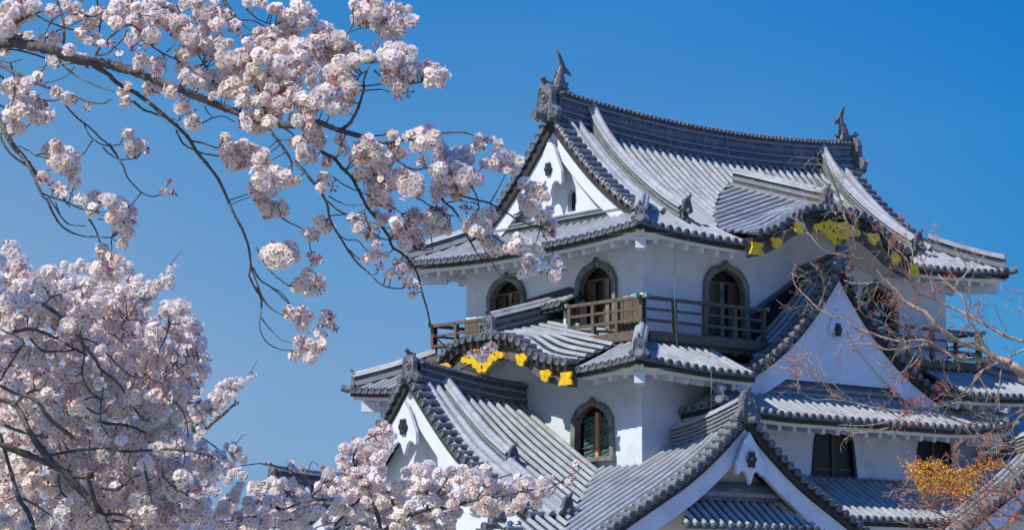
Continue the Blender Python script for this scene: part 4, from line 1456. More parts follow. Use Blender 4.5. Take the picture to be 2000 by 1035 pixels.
def leaf_template():
    out = [(0, 0, 0), (.30, .12, .02), (.75, .42, .0), (.55, .12, .05), (1.15, .0, -.08), (.55, -.12, .05), (.75, -.42, 0), (.30, -.12, .02)]
    fs = [(0, 1, 7), (1, 2, 3), (1, 3, 7), (3, 5, 7), (3, 4, 5), (5, 6, 7)]
    return np.array(out), np.array(fs), np.zeros(len(fs), int)
FT = flower_template(); BT = bud_template(); LT = leaf_template()

def scatter(name, tpl, pos, nrm, size, mats, parent, spin=True):
    """one mesh of many copies of a template oriented to normals"""
    N = len(pos)
    if N == 0: return None
    V, Fc, MI = tpl
    nrm = nrm/np.linalg.norm(nrm, axis=1)[:, None]
    ref = NR.normal(size=(N, 3))
    u = np.cross(nrm, ref); u /= np.linalg.norm(u, axis=1)[:, None]
    v = np.cross(nrm, u)
    sz = np.asarray(size).reshape(N, 1, 1)
    W_ = (V[None, :, 0, None]*u[:, None, :] + V[None, :, 1, None]*v[:, None, :] + V[None, :, 2, None]*nrm[:, None, :])*sz + pos[:, None, :]
    vv = W_.reshape(-1, 3)
    ff = (Fc[None] + (np.arange(N)*len(V))[:, None, None]).reshape(-1, 3)
    me = bpy.data.meshes.new(name)
    me.vertices.add(len(vv)); me.vertices.foreach_set('co', vv.astype(np.float32).ravel())
    me.loops.add(len(ff)*3); me.loops.foreach_set('vertex_index', ff.astype(np.int32).ravel())
    me.polygons.add(len(ff)); me.polygons.foreach_set('loop_start', np.arange(0, len(ff)*3, 3, dtype=np.int32))
    me.polygons.foreach_set('loop_total', np.full(len(ff), 3, dtype=np.int32))
    for m in mats: me.materials.append(m)
    me.polygons.foreach_set('material_index', np.tile(MI, N).astype(np.int32))
    me.update(calc_edges=True)
    me.validate()
    o = bpy.data.objects.new(name, me); COL.objects.link(o)
    if parent: o.parent = parent
    return o

class Tree:
    def __init__(s, name, label, cat, base_px, base_y, depth, group=None, bark=None, wander=.35):
        s.depth = depth
        b = at(base_px, base_y, depth); b.z = 0
        s.base = b
        s.root = empty(name, b)
        tag(s.root, label, cat, group)
        s.branches = []     # dict(samples=[(px,py,depth,rpx)], polylines)
        s.bark = bark or M['bark']
        s.clusters = []
        s.wander = wander
        s.rng = random.Random(hash(name) % 1000 + int(depth*7))
    def nearest(s, px, py, pool=None):
        best = None; bi = -1
        for i, br in enumerate(s.branches):
            for q in br['s']:
                d = (q[0]-px)**2 + (q[1]-py)**2
                if best is None or d < best[0]:
                    best = (d, q); bi = i
        return best, bi
    def add(s, pts, w0, w1, depth=None, join=True):
        """pts (px,py); widths in pixels at both ends"""
        n = len(pts)
        p3 = [(p[0], p[1], w0 + (w1-w0)*i/(n-1)) for i, p in enumerate(pts)]
        c = crv(p3, 6)
        d0 = depth or s.depth
        endjoin = None
        if join and s.branches:
            b, _ = s.nearest(c[0][0], c[0][1])
            if b[0] < 30**2: d0 = b[1][2]
        dr = s.rng.uniform(-1, 1)*s.wander
        ph = s.rng.uniform(0, 6)
        L = 0; out = []
        for i, (x, y, w_) in enumerate(c):
            if i: L += math.hypot(x-c[i-1][0], y-c[i-1][1])
            dd = d0 + dr*L/300 + .05*(math.sin(ph+L/40)-math.sin(ph))
            kn = 1 + .12*math.sin(L*.9+ph) * (1 if w_ > 3 else .6) + s.rng.uniform(-.07, .07)
            out.append((x + s.rng.uniform(-.5, .5), y + s.rng.uniform(-.5, .5), dd, max(.5, w_*kn)))
        s.branches.append(dict(s=out, cl=[], tw=[]))
        return out
    def build_wood(s, name='branch', n=7):
        for br in s.branches:
            mb = MB()
            P = [at(q[0], q[1], q[2]) for q in br['s']]
            rr = [q[3]/2/F_PX*q[2] for q in br['s']]
            mb.tube(P, rr, n if rr[0] > .012 else 5)
            for tw in br['tw']:
                mb.tube([at(*q[:3]) for q in tw], [q[3]/2/F_PX*q[2] for q in tw], 4)
            for i_ in range(len(mb.v)):
                v_ = mb.v[i_]; mb.v[i_] = (v_[0]-s.base.x, v_[1]-s.base.y, v_[2]-s.base.z)
            br['o'] = mb.build(br.get('name', name), br.get('mat', s.bark), s.root, smooth=True)

def cluster_tree(tr, clusters, fl=17.0, dens=1.0, budfrac=.10):
    """clusters: (px,py,r,buds?) in photo pixels"""
    for (x, y, r, b) in clusters:
        best, bi = tr.nearest(x, y)
        d2, q = best
        dd = q[2] + tr.rng.uniform(-.10, .10) if d2 < 70**2 else tr.depth + tr.rng.uniform(-.35, .35)
        dd += -0.3*r/F_PX*dd
        tr.branches[bi]['cl'].append((x, y, r, b, dd))
        if 4 < math.sqrt(d2) < (75 if tr.rng.random() < .3 else 38):
            mx = (x+q[0])/2 + tr.rng.uniform(-4, 4); my = (y+q[1])/2 + tr.rng.uniform(-4, 4)
            tr.branches[bi]['tw'].append([(q[0], q[1], q[2], 2.6), (mx, my, (q[2]+dd)/2, 2.2), (x, y, dd, 1.6)])
def build_blossoms(tr, fl=17.0, dens=1.0, budfrac=.10):
    base = np.array(tr.base)
    for br in tr.branches:
        if not br['cl']: continue
        pos = []; nrm = []; sz = []; bp = []; bn = []; bs = []; lp = []; ln = []; ls = []
        for (x, y, r, b, dd) in br['cl']:
            c = np.array(at(x, y, dd)); R3 = r/F_PX*dd
            fs_ = fl/F_PX*dd/2
            rc = max(R3 - fs_*.6, fs_*.25)
            n = int(max(3, dens*4*PI*r*r/(fl*fl*.62)))
            if b: n = max(1, int(n*.18))
            k = np.arange(n) + .5
            ph = np.arccos(1-2*k/n); th = PI*(1+5**.5)*k + tr.rng.uniform(0, 6)
            D = np.stack([np.cos(th)*np.sin(ph), np.sin(th)*np.sin(ph), np.cos(ph)], 1)
            D += NR.normal(size=D.shape)*.20
            D /= np.linalg.norm(D, axis=1)[:, None]
            # umbels: a few lobes push the outline in and out
            lob = NR.normal(size=(5, 3)); lob /= np.linalg.norm(lob, axis=1)[:, None]
            k_ = np.clip((D@lob.T).max(1), 0, 1)
            sc = (.52 + .62*k_**2.5)*NR.uniform(.86, 1.1, size=n)
            sc = sc[:, None]
            el = np.array([1, 1, NR.uniform(.75, 1.1)])
            hang = NR.normal(size=3)*rc*.12
            pos.append(c + hang + D*rc*sc*el)
            # flowers face out of their own umbel
            own = lob[(D@lob.T).argmax(1)]
            nn = D*.8 + own*.45 + NR.normal(size=D.shape)*.20
            nrm.append(nn); sz.append(fs_*NR.uniform(.84, 1.16, size=n))
            nb = int(n*budfrac*NR.uniform(.3, 2.0)) + (0 if not b else int(max(6, R3/fs_*6)))
            if nb:
                if b:
                    D2 = NR.normal(size=(nb, 3)); D2 /= np.linalg.norm(D2, axis=1)[:, None]; rad = rc*.9
                else:   # buds group together on one side
                    d0 = NR.normal(size=3); d0 /= np.linalg.norm(d0)
                    D2 = d0 + NR.normal(size=(nb, 3))*.3; D2 /= np.linalg.norm(D2, axis=1)[:, None]; rad = rc*1.02
                bp.append(c + D2*rad*NR.uniform(.85, 1.12, size=nb)[:, None]); bn.append(D2 + NR.normal(size=D2.shape)*.3); bs.append(fs_*NR.uniform(.5, .85, size=nb))
            nl = int(n*.13*NR.uniform(0, 2.4)) + (4 if b else 1)
            D3 = NR.normal(size=(nl, 3)); D3 /= np.linalg.norm(D3, axis=1)[:, None]
            lp.append(c + D3*rc*.95); ln.append(D3*.4 + NR.normal(size=D3.shape)); ls.append(fs_*NR.uniform(.5, .95, size=nl))
        def cat_(a): return np.concatenate(a) if a else np.zeros((0, 3))
        scatter('blossoms', FT, cat_(pos)-base, cat_(nrm), np.concatenate(sz), [M['petal'], M['centre']], br['o'])
        if bp: scatter('buds', BT, cat_(bp)-base, cat_(bn), np.concatenate(bs), [M['bud'], M['calyx']], br['o'])
        if lp: scatter('young_leaves', LT, cat_(lp)-base, cat_(ln), np.concatenate(ls), [M['calyx']], br['o'])

def Zc(x0, y0, k):
    return lambda pts: [(x0 + a/k, y0 + b/k) for a, b in pts]
q1 = Zc(0, 0, 3.226); q2 = Zc(0, 280, 3.226); q3 = Zc(0, 560, 2.179); q4 = Zc(500, 0, 3.226); q5 = Zc(500, 300, 3.226); qf = Zc(0, 0, 1)
def bl(q, s_):
    out = []
    for it in s_.split():
        b = it.endswith('b')
        a = it.rstrip('b').split(',')
        p = q([(float(a[0]), float(a[1]))])[0]
        k = 3.226 if q is not qf else 1.0
        out.append((p[0], p[1], float(a[2])/k, b))
    return out
def P_(s_):
    return [tuple(float(v) for v in it.split(',')) for it in s_.split()]

def inside(poly, x, y):
    c = False; n = len(poly)
    for i in range(n):
        a = poly[i]; b = poly[(i+1) % n]
        if (a[1] > y) != (b[1] > y) and x < (b[0]-a[0])*(y-a[1])/(b[1]-a[1]) + a[0]: c = not c
    return c
def fill(poly, step, rng, r0, r1, gaps=(), pb=.06, jit=.35):
    xs = [p[0] for p in poly]; ys = [p[1] for p in poly]; out = []
    y = min(ys); row = 0
    while y < max(ys):
        x = min(xs) + (step/2 if row % 2 else 0)
        while x < max(xs):
            px = x + rng.uniform(-jit, jit)*step; py = y + rng.uniform(-jit, jit)*step
            if inside(poly, px, py) and not any((px-g_[0])**2 + (py-g_[1])**2 < g_[2]**2 for g_ in gaps):
                out.append((px, py, rng.uniform(r0, r1), rng.random() < pb))
            x += step
        y += step*.86; row += 1
    return out
# ---- upper cherry -----------------------------------------------------
ta = Tree('cherry_tree', 'blossoming cherry tree whose long bough reaches in from the upper left', 'cherry tree', -1150, 1938, 10.4)
A = ta.add
A(qf([(-1120, -900), (-800, -420), (-500, -160), (-200, 20), (0, 82)]), 85, 24, join=False)
ta.branches[-1]['name'] = 'bough'
A(q1(P_('0,265 100,272 200,288 300,310 400,345 500,378 590,390 680,405 760,430 850,450 930,488 1020,520 1110,552 1200,592 1280,625 1350,655 1420,682 1500,712 1560,735 1700,780 1850,790 1980,770')) + q4(P_('420,782 500,815 560,832 620,850 680,870 800,930')), 23, 9)
A(q1(P_('590,420 680,470 730,520 800,560 870,600 950,660 1000,700 1070,760 1140,820 1200,890 1240,960 1300,1030')) + q2(P_('1370,220 1410,300 1450,390 1480,460 1520,530 1550,600 1570,680 1580,780 1570,830 1600,900 1640,950 1650,1030')), 10, 3.5)
A(q2(P_('1590,780 1640,860 1700,900 1760,950 1840,1030')) , 4, 2.5)
A(q2(P_('1580,780 1620,880 1650,960 1700,1030')), 4, 2.5)
A(q3(P_('1095,0 1110,60 1110,120 1105,170 1130,230 1190,265 1240,270')), 3.6, 2)
A(q3(P_('1080,0 1140,80 1210,125')), 3.2, 2); A(q3(P_('1110,130 1150,180 1200,225 1260,240')), 3, 2); A(q3(P_('1150,0 1200,30 1250,95')), 3, 2)
for z, p, a, b in (
 (q1, '840,640 900,690 980,720 1060,745 1130,760', 6, 3), (q1, '1110,820 1150,900 1210,940 1290,970 1400,985', 4, 3), (q1, '1210,890 1280,905 1370,935', 4, 3),
 (q1, '370,380 420,430 480,480 560,520 640,555 720,580', 5, 3), (q1, '60,310 200,340 300,375 380,400 470,400', 4, 4),
 (q1, '-300,250 0,410 80,455 160,490 240,530 320,560 400,590 470,605 530,635 640,655 700,625', 9, 2.5),
 (q1, '-300,300 0,480 60,530 130,570 200,600 270,630 340,635 370,630', 5, 3), (q1, '-100,370 0,380 60,395 140,375', 4, 2.5),
 (q1, '65,400 85,470 95,560 80,640 20,710 0,740', 4, 3), (q1, '-200,560 0,665 50,690', 5, 3),
 (q1, '-300,560 -120,640 0,770 30,830 60,880 90,930 130,970 170,1020 230,1100', 13, 9), (q2, '120,60 160,110 200,180 230,250 270,330 300,360 330,430 380,510 450,560 530,585 620,590 700,595', 8, 2.5),
 (q1, '0,840 60,850 120,830 170,800 210,760', 4, 3), (q1, '0,850 30,920 90,990 150,1030 220,1090', 5, 4), (q1, '110,920 160,940 220,980', 3, 2),
 (q1, '440,700 500,755 560,800 620,860 680,910 720,960 770,1030', 4, 3), (q2, '690,0 740,80 780,150 800,210 850,270 900,315 960,335 1030,320', 3.6, 2.5),
 (q1, '530,780 560,850 620,900 680,920 760,910', 3, 2.5), (q1, '650,930 690,970 760,1005 860,1000', 3, 2.5), (q1, '320,560 380,620 440,700', 5, 4),
 (q1, '50,215 90,160 170,110 270,70 320,35', 5, 3), (q1, '80,230 150,225 200,260 290,310', 5, 4), (q1, '230,100 320,145 400,175 460,190 490,215', 4, 3),
 (q1, '350,-60 370,50 390,90 400,150 405,220 400,290', 7, 5), (q1, '390,90 340,120 300,180 285,230 285,270', 4, 3), (q1, '430,90 500,95 580,105 640,85 700,60', 4, 3),
 (q1, '410,80 450,40 530,0 600,-40', 4, 3), (q1, '290,240 350,200 440,165 520,125', 3, 2), (q1, '600,-60 620,50 635,120 625,210', 4, 3),
 (q1, '600,350 640,290 700,230 760,180 830,150 890,100', 6, 3), (q1, '610,350 670,340 730,290 780,240 800,190', 4, 3), (q1, '790,160 840,165 880,200 930,260 980,310 1050,350 1110,375', 4, 3),
 (q1, '1050,330 1100,280', 3, 2), (q1, '840,-40 900,0 960,30 1040,50 1110,40', 3, 2),
 (q1, '1380,-100 1410,0 1440,50 1470,110 1500,190 1530,250 1560,320 1590,420 1610,500 1640,590', 9, 4), (q1, '1450,50 1500,120 1570,190 1640,215', 3.5, 2.5),
 (q1, '1500,130 1580,130 1650,160 1710,210', 3.5, 2.5), (q1, '1550,60 1620,120 1690,150 1730,160', 3, 2), (q1, '1530,230 1600,215 1700,235', 3, 2),
 (q1, '1650,600 1670,720 1700,820 1760,900 1810,970 1840,1030', 8, 6), (q5, '240,50 300,110 340,160 385,210 430,280 450,330 465,410 500,480 550,560 600,640 650,700 720,760 780,820 850,845 920,850', 7, 2.5),
 (q1, '1670,700 1720,780 1790,810 1850,850', 5, 3), (q1, '1750,880 1840,885', 3, 2), (q1, '1290,670 1310,710 1340,740', 3, 2), (q1, '1280,775 1340,745 1410,735 1480,770', 3, 2),
 (q1, '940,540 970,580 1030,590', 3, 2), (q1, '1280,400 1310,440 1330,490', 4, 3), (q1, '280,525 340,510 400,490 440,460 470,420', 3, 2),
 (q4, '540,815 590,780 620,730 645,680 665,620 680,560 680,510 700,450 720,400', 8, 3), (q4, '680,550 640,510 660,470 700,450', 4, 2.5), (q4, '680,545 760,535 860,525', 3.5, 2.5),
 (q4, '630,570 700,572 780,565 840,580', 3.5, 2.5), (q4, '570,265 575,220 600,180 615,140', 4, 3), (q4, '600,200 650,180 730,178', 3, 2), (q4, '740,440 790,490', 5, 3), (q4, '860,540 1010,525 1045,518', 4, 3),
 (q4, '650,850 720,858 810,850', 4, 2.5), (q4, '1165,840 1230,835 1300,835 1380,855', 4, 2.5), (q4, '1165,870 1200,920 1240,960', 3.5, 2.5), (q4, '680,870 800,900 950,880 1090,880 1165,850', 8, 4),
 (q5, '390,-40 430,0 490,30 540,90 600,150 640,220 670,280 700,340 750,400 800,470 840,530 860,590 920,630 970,680 1010,740 1030,800 1045,870 1070,950', 8, 4),
 (qf, '832,595 838,620 845,645 858,665 875,679 902,688', 4, 3),
 (q5, '460,270 520,305 590,325 680,320', 3, 2), (q5, '450,300 520,360 590,390 660,420 750,440 830,470', 4, 2.5), (q5, '470,390 540,385 620,380 690,350', 3, 2.5),
 (q5, '500,490 560,540 640,550 700,615', 3, 2), (q5, '570,590 620,640 660,670', 3, 2), (q5, '690,340 760,330 830,325 880,350 920,380', 3, 2), (q5, '680,360 700,430 740,500 790,535 840,545', 3, 2.5),
 (q5, '490,150 560,200 650,240 750,280', 3, 2), (q5, '700,155 760,175 810,195', 3, 2), (q5, '820,-20 900,50 990,100 1090,90 1190,120 1300,270', 5, 4),
 (q5, '1025,280 1080,320 1150,350 1190,380 1250,395', 3, 2.5), (q5, '1150,240 1190,310 1240,350 1290,420 1320,500 1360,570 1400,640 1440,650 1520,640', 5, 3), (q5, '1200,310 1280,300 1370,310 1400,330', 3, 2.5),
 (q5, '1300,270 1380,290 1460,310 1540,350 1620,400 1700,440 1790,470', 4.5, 3), (q5, '1620,390 1670,370 1700,350', 3, 2), (q5, '1640,405 1720,410', 4, 2), (q5, '1360,210 1390,270 1410,350', 3.5, 2.5),
 (q5, '1410,540 1450,620 1490,690 1530,750 1560,775', 3, 2), (q5, '1480,480 1510,530 1590,575', 4, 3), (q5, '1000,600 1060,610 1120,605', 3, 1.5), (q5, '150,400 220,440 320,485', 3, 2.5),
 (q5, '0,590 60,700 120,770 210,835', 3.5, 2.5), (q2, '250,310 340,345 420,370 500,410 600,430', 4, 2.5), (q2, '350,370 370,430 400,480 450,515 540,520', 3, 2),
 (q2, '300,330 390,470 430,510', 3, 2), (q2, '380,330 440,400', 4, 3), (q2, '440,310 490,360', 4, 3), (q2, '560,480 600,540 630,620', 4.5, 3), (q2, '620,475 690,490', 3, 2)):
    A(z(P_(p)), a, b)
# keep at most ~95 parts: short twigs ride on their nearest longer branch
def merge_small(tr, limit):
    brs = sorted(range(len(tr.branches)), key=lambda i: -len(tr.branches[i]['s'])*tr.branches[i]['s'][0][3])
    keep = set(brs[:limit])
    for i in brs[limit:]:
        s_ = tr.branches[i]['s']
        x, y = s_[0][:2]; best = None
        for j in keep:
            for q in tr.branches[j]['s']:
                d = (q[0]-x)**2 + (q[1]-y)**2
                if best is None or d < best[0]: best = (d, j)
        tr.branches[best[1]]['tw'].append([tuple(q) for q in s_])
    tr.branches = [tr.branches[i] for i in sorted(keep)]
CL = []
CL += bl(q1, '60,60,85 20,150,80 150,60,80 90,130,70 200,50,50 30,330,40 180,225,35 340,250,55 260,240,30 420,30,45 480,90,55 560,130,60 500,210,45 600,250,55 430,320,50 520,380,55 330,380,50 680,110,45 740,60,65 800,40,75 740,140,55 870,120,80 930,60,85 1000,120,75 870,210,50 960,230,70 850,290,45b 900,380,60 1000,420,75 760,350,40b 960,560,55 1050,60,85 1130,170,85 1200,220,75 1260,60,90 1350,50,45 1220,300,75 1150,340,45 1350,170,45 1380,230,35 1370,300,80 1430,360,75 1500,350,45 1200,450,75 1280,500,75 1350,560,65 1430,480,85 1450,570,70 1180,500,55 1070,580,50 1160,620,40b 1520,440,55 1560,20,35 1640,20,45 1750,60,55 1800,130,75 1880,60,75 1950,120,60 1700,280,100 1800,240,95 1900,300,95 1640,360,75 1760,400,95 1850,420,75 1950,430,60 1600,440,55 1700,520,85 1800,560,90 1560,620,70 1650,650,75 1760,660,85 1870,640,85 1960,700,60 1600,800,95 1560,740,50 1740,740,45 1880,760,50 1540,640,45 1900,900,60 1960,850,55 1930,780,55 '
 '790,570,50 790,640,45 1140,680,50 1210,770,60 1200,710,40b 560,670,42b 430,630,55 360,580,45 230,480,50 110,560,75 60,540,55 180,520,45 260,440,28 220,660,75 290,720,60 130,690,60 60,740,50 120,800,55 240,740,60 60,830,45 810,850,45 860,910,55 840,960,45 930,950,25b 370,900,20 380,990,90 1420,870,38 1440,940,55 1560,960,95 1480,1000,75 1640,990,45 190,680,30b 870,470,30b')
CL += bl(q2, '340,60,80 420,110,90 460,170,55 280,210,45 350,270,50b 470,250,40 380,300,40 510,350,45 600,340,50 590,420,50 690,360,50 740,420,75 810,440,55 760,500,75 790,560,55 770,620,45 845,500,25b 640,680,55 680,740,55 740,730,45 650,800,75 720,820,65 620,780,40 1070,240,26b 1030,300,30 1100,310,22b 1430,60,55 1500,100,85 1580,80,85 1650,110,65 1660,200,85 1760,210,75 1820,230,55 1700,280,65 1620,300,55 1650,370,55 1720,420,75 1780,420,45 1770,370,28b 1760,710,118 1970,720,38b 1930,880,80 1960,570,55 700,700,35b')
CL += bl(q5, '360,30,45 300,20,45 450,60,45 420,150,45 480,210,42b 410,210,40 690,30,85 740,100,85 660,120,55 790,50,75 750,200,75 780,260,60 730,230,45 830,180,75 900,150,75 950,200,85 1000,240,65 1010,160,55 1060,60,42b 1180,20,65 1250,60,85 1150,100,65 1200,150,75 1290,130,85 1150,230,75 1250,230,75 1310,200,60 1380,160,55 1300,110,35b 1440,60,45 1510,60,55 1590,50,65 1620,100,45 1660,50,35 400,430,55 450,470,45 360,500,42 340,530,32 740,310,42 820,310,50 860,350,32b 800,420,45 760,370,32 640,420,55 700,470,50b 640,480,45 760,480,35b 720,520,45 '
 '890,440,55 950,480,75 900,510,55 1000,400,65 1010,560,55 950,560,55 1000,520,55 1100,400,55 1150,380,55 1150,460,65 1100,480,55 1210,480,35 1190,420,35 760,580,35 770,630,35 720,650,42 690,670,26 820,640,25 780,710,32b 890,690,42b 940,700,42 860,750,42 920,760,40b 960,720,42 950,810,42 990,840,38b 980,890,35 1380,360,45b 1450,380,60 1510,390,45b 1360,440,55 1430,450,55 1400,490,65 1480,560,55 1500,620,45 1550,600,45 1450,520,45 1320,350,40b 1690,190,42 1740,240,62 1800,230,52 1820,270,36 1690,300,52 1750,350,72 1820,390,52 1790,420,48 1840,490,48b 1870,500,30b 1870,440,35 '
 '1650,530,42 1620,590,52 1680,600,52 1700,560,42 1760,620,55 1720,680,55 1790,700,52 1690,740,40 1760,740,35 1890,670,38 1920,730,32b 1880,770,42 1850,740,32b 350,640,34b 400,670,36b 360,690,30 330,760,52 290,820,52 380,820,62 420,830,32 330,860,48 290,990,42 210,990,34b 320,1020,40 440,1010,42 1640,560,20b')
CL += bl(qf, '572,615,18 590,635,16 560,608,10b 640,628,17 655,642,10b 622,655,22b 592,672,20 575,695,14 605,700,16 625,680,16 940,692,15 955,680,12 965,678,8 915,692,11b')
CL += bl(q4, '620,40,45 700,40,75 760,60,75 700,110,65 780,120,75 640,120,45 850,60,35 900,50,45 930,120,65 960,60,32 980,130,45 880,150,75 830,190,62 870,220,42 990,150,35b 430,210,85 500,250,75 400,280,85 520,330,65 580,300,55 450,350,75 600,350,65 540,420,75 620,400,50 470,480,85 560,500,85 600,560,65 560,640,62 450,600,75 480,680,50 400,640,75 650,310,42b 700,350,52 760,300,38b 840,300,45 900,330,75 840,380,85 930,400,75 970,330,50 860,460,72 950,470,62 1000,440,50 820,500,42 900,540,62 960,580,42b 890,615,34b 980,510,42 1090,420,36 1150,440,45 1110,470,52 1180,470,42 1100,530,42 1160,520,35 860,850,36 900,900,52b 1010,850,52 1080,840,72 1120,860,52 1050,910,62 1000,920,42 1400,870,34 1420,910,42 1390,930,32 1500,890,34b 1520,910,34 1450,880,26b 650,950,62 700,900,62 760,960,72 640,1010,52 860,930,42b 910,960,42 850,990,52 530,890,42 560,940,42 300,900,55 370,860,62 320,970,60 400,900,50 280,980,36 1050,990,42b 1150,980,45 1200,980,52 1290,970,62 1330,1000,52 1160,940,26b 1530,970,52 1600,990,42 1660,1010,34 310,780,45b 200,690,45b 350,800,45')
rs_ = random.Random(31)
EX = []
for (x, y, r, b) in CL:
    if r > 11 and not b:
        for _ in range(1 if r < 17 else 2):
            a_ = rs_.uniform(0, 2*PI); k_ = rs_.uniform(.45, .85)*r
            EX.append((x + k_*math.cos(a_), y + k_*math.sin(a_)*.9, r*rs_.uniform(.50, .72), rs_.random() < .10))
CL = [(x, y, r*1.05, b) for (x, y, r, b) in CL] + EX
CL += bl(qf, '100,20,16 130,45,13 165,60,15b 190,25,17 225,45,14 35,70,13 70,15,15 255,75,14 215,85,12b 20,215,15 150,15,13 245,15,15')
CL += fill([(330, 0), (460, 20), (520, 60), (620, 20), (640, 90), (700, 100), (690, 180), (650, 220), (600, 260), (560, 250), (500, 240), (470, 180), (420, 170), (380, 110), (330, 60)], 34, rs_, 12, 19, pb=.12)
cluster_tree(ta, CL)
merge_small(ta, 92)
for br in ta.branches: br['cl'] = []
for br in ta.branches: br['tw'] = [t_ for t_ in br['tw'] if len(t_) > 3]
cluster_tree(ta, CL)
# trunk
def trunk(tr, top_px, top_py, r0, r1, name='trunk', mat_=None):
    mb = MB()
    T = at(top_px, top_py, tr.depth) - tr.base
    pts = []; rr = []
    for i in range(12):
        k = i/11
        pts.append(Vector((T.x*k + .08*math.sin(k*5), T.y*k + .05*math.sin(k*7), T.z*k)))
        rr.append(r0*(1-k) + r1*k + r0*.5*max(0, 1-k*9))
    mb.tube(pts, rr, 12)
    return mb.build(name, mat_ or tr.bark, tr.root, smooth=True)
ta.build_wood()
build_blossoms(ta, 17.5, .92, .15)
trunk(ta, -1120, -900, .20, .10)

# ---- lower left cherry --------------------------------------------------
tb = Tree('cherry_tree', 'cherry tree thick with white blossom filling the lower left corner', 'cherry tree', 250, 1938, 11.6, wander=.3)
A = tb.add
A(qf([(235, 1260), (225, 1130), (212, 1040)]), 30, 20, join=False); tb.branches[-1]['name'] = 'bough'
for z, p, a, b in (
 (q3, '460,1050 440,990 400,930 340,860 270,790 200,720 140,640 100,560 60,500 0,480 -80,470', 19, 9), (q3, '310,640 260,600 210,560 150,480 60,450 0,420', 10, 7), (q3, '400,800 320,800 240,770 160,730 80,700 0,670 -80,640', 14, 12),
 (q3, '150,1060 120,960 80,900 50,800 20,700 0,620', 12, 6), (q3, '630,570 590,540 550,480 520,430 480,390 430,350 400,300 350,240 310,180 250,120 180,70', 4, 8),
 (q3, '350,220 410,240 470,300 530,360 580,385 620,380', 4.5, 3), (q3, '190,70 230,40 310,10 360,-5', 5, 3), (q3, '-60,170 0,180 60,190 130,180 200,200 260,230 330,270 370,290', 9, 4),
 (q3, '130,220 180,270 260,275 330,265', 5, 4), (q3, '340,200 360,280 350,370 380,440 420,470', 5, 3), (q3, '290,540 370,555 450,580 540,590 620,620', 9, 5),
 (q3, '430,350 440,420 430,500 430,580 470,640', 4, 3), (q3, '420,960 400,900 370,790', 12, 9), (q3, '420,850 500,860 560,810 600,800', 8, 4), (q3, '620,790 640,880', 5, 4), (q3, '690,800 740,850 790,880', 5, 3),
 (q3, '800,640 790,560 750,490', 4, 3), (q3, '830,620 810,560 760,500', 4, 3), (q3, '440,970 500,965 560,990 540,1030', 8, 4), (q3, '100,900 170,940 240,990', 6, 3), (q3, '0,400 60,300 100,250 130,260', 5, 3),
 (q3, '60,500 120,450 160,440', 6, 4), (q3, '350,500 420,540 470,500', 5, 3), (q3, '700,230 720,160', 4, 3), (q3, '480,210 540,140', 3, 2), (q3, '440,990 520,1000 600,1040', 8, 5), (q3, '200,720 300,700 420,690 560,700 700,690 820,700 900,720', 7, 4),
 (q3, '300,520 380,470 440,480', 4, 3), (q3, '740,330 780,300 840,290', 5, 3), (q3, '250,800 260,870 290,900', 6, 4), (q3, '0,580 100,620 200,640', 7, 4), (q3, '60,280 100,230 0,180', 5, 3)):
    A(z(P_(p)), a, b)
rb = random.Random(5)
polyB = [(-15, 490), (18, 482), (45, 500), (75, 512), (100, 530), (135, 548), (165, 560), (200, 545), (235, 540), (285, 560), (270, 590), (290, 625), (330, 600), (372, 600), (398, 640), (368, 655), (395, 680), (410, 705), (395, 735), (372, 750), (352, 780), (345, 812), (372, 850), (410, 868), (445, 888), (440, 915), (420, 945), (405, 985), (415, 1045), (-15, 1045)]
gapsB = [(185, 640, 16), (350, 640, 15), (320, 655, 10), (400, 930, 6), (40, 790, 14), (45, 770, 12), (110, 745, 10), (100, 860, 14), (265, 762, 9), (190, 1000, 14), (225, 980, 12), (20, 905, 10), (150, 900, 9), (260, 640, 8)]
CB = fill(polyB, 29, rb, 12, 25, gapsB, pb=.11)
CB += bl(qf, '20,495,14 335,608,16 350,605,16 365,625,18 385,635,14 330,640,16 345,625,14 300,650,22 345,690,22 375,700,22 395,700,14 365,720,22 335,740,24 385,690,16 410,900,18 425,890,16 230,550,24 260,570,18 285,570,14 215,600,20 255,600,22')
CB2 = fill([(p[0], p[1]+14) for p in polyB], 27, random.Random(9), 15, 21, gapsB[:3], pb=.05)
cluster_tree(tb, CB); 
for b_ in tb.branches: b_['cl'] = [(x, y, r, q_, d_ + rb.uniform(.0, .35)) for (x, y, r, q_, d_) in b_['cl']]
tb.depth = 12.3
for (x, y, r, b) in CB2:
    best, bi = tb.nearest(x, y)
    tb.branches[bi]['cl'].append((x, y, r, b, best[1][2] + rb.uniform(.25, .7)))
tb.depth = 11.6
tb.build_wood(); build_blossoms(tb, 16.5, .78, .13)
trunk(tb, 235, 1262, .16, .10)

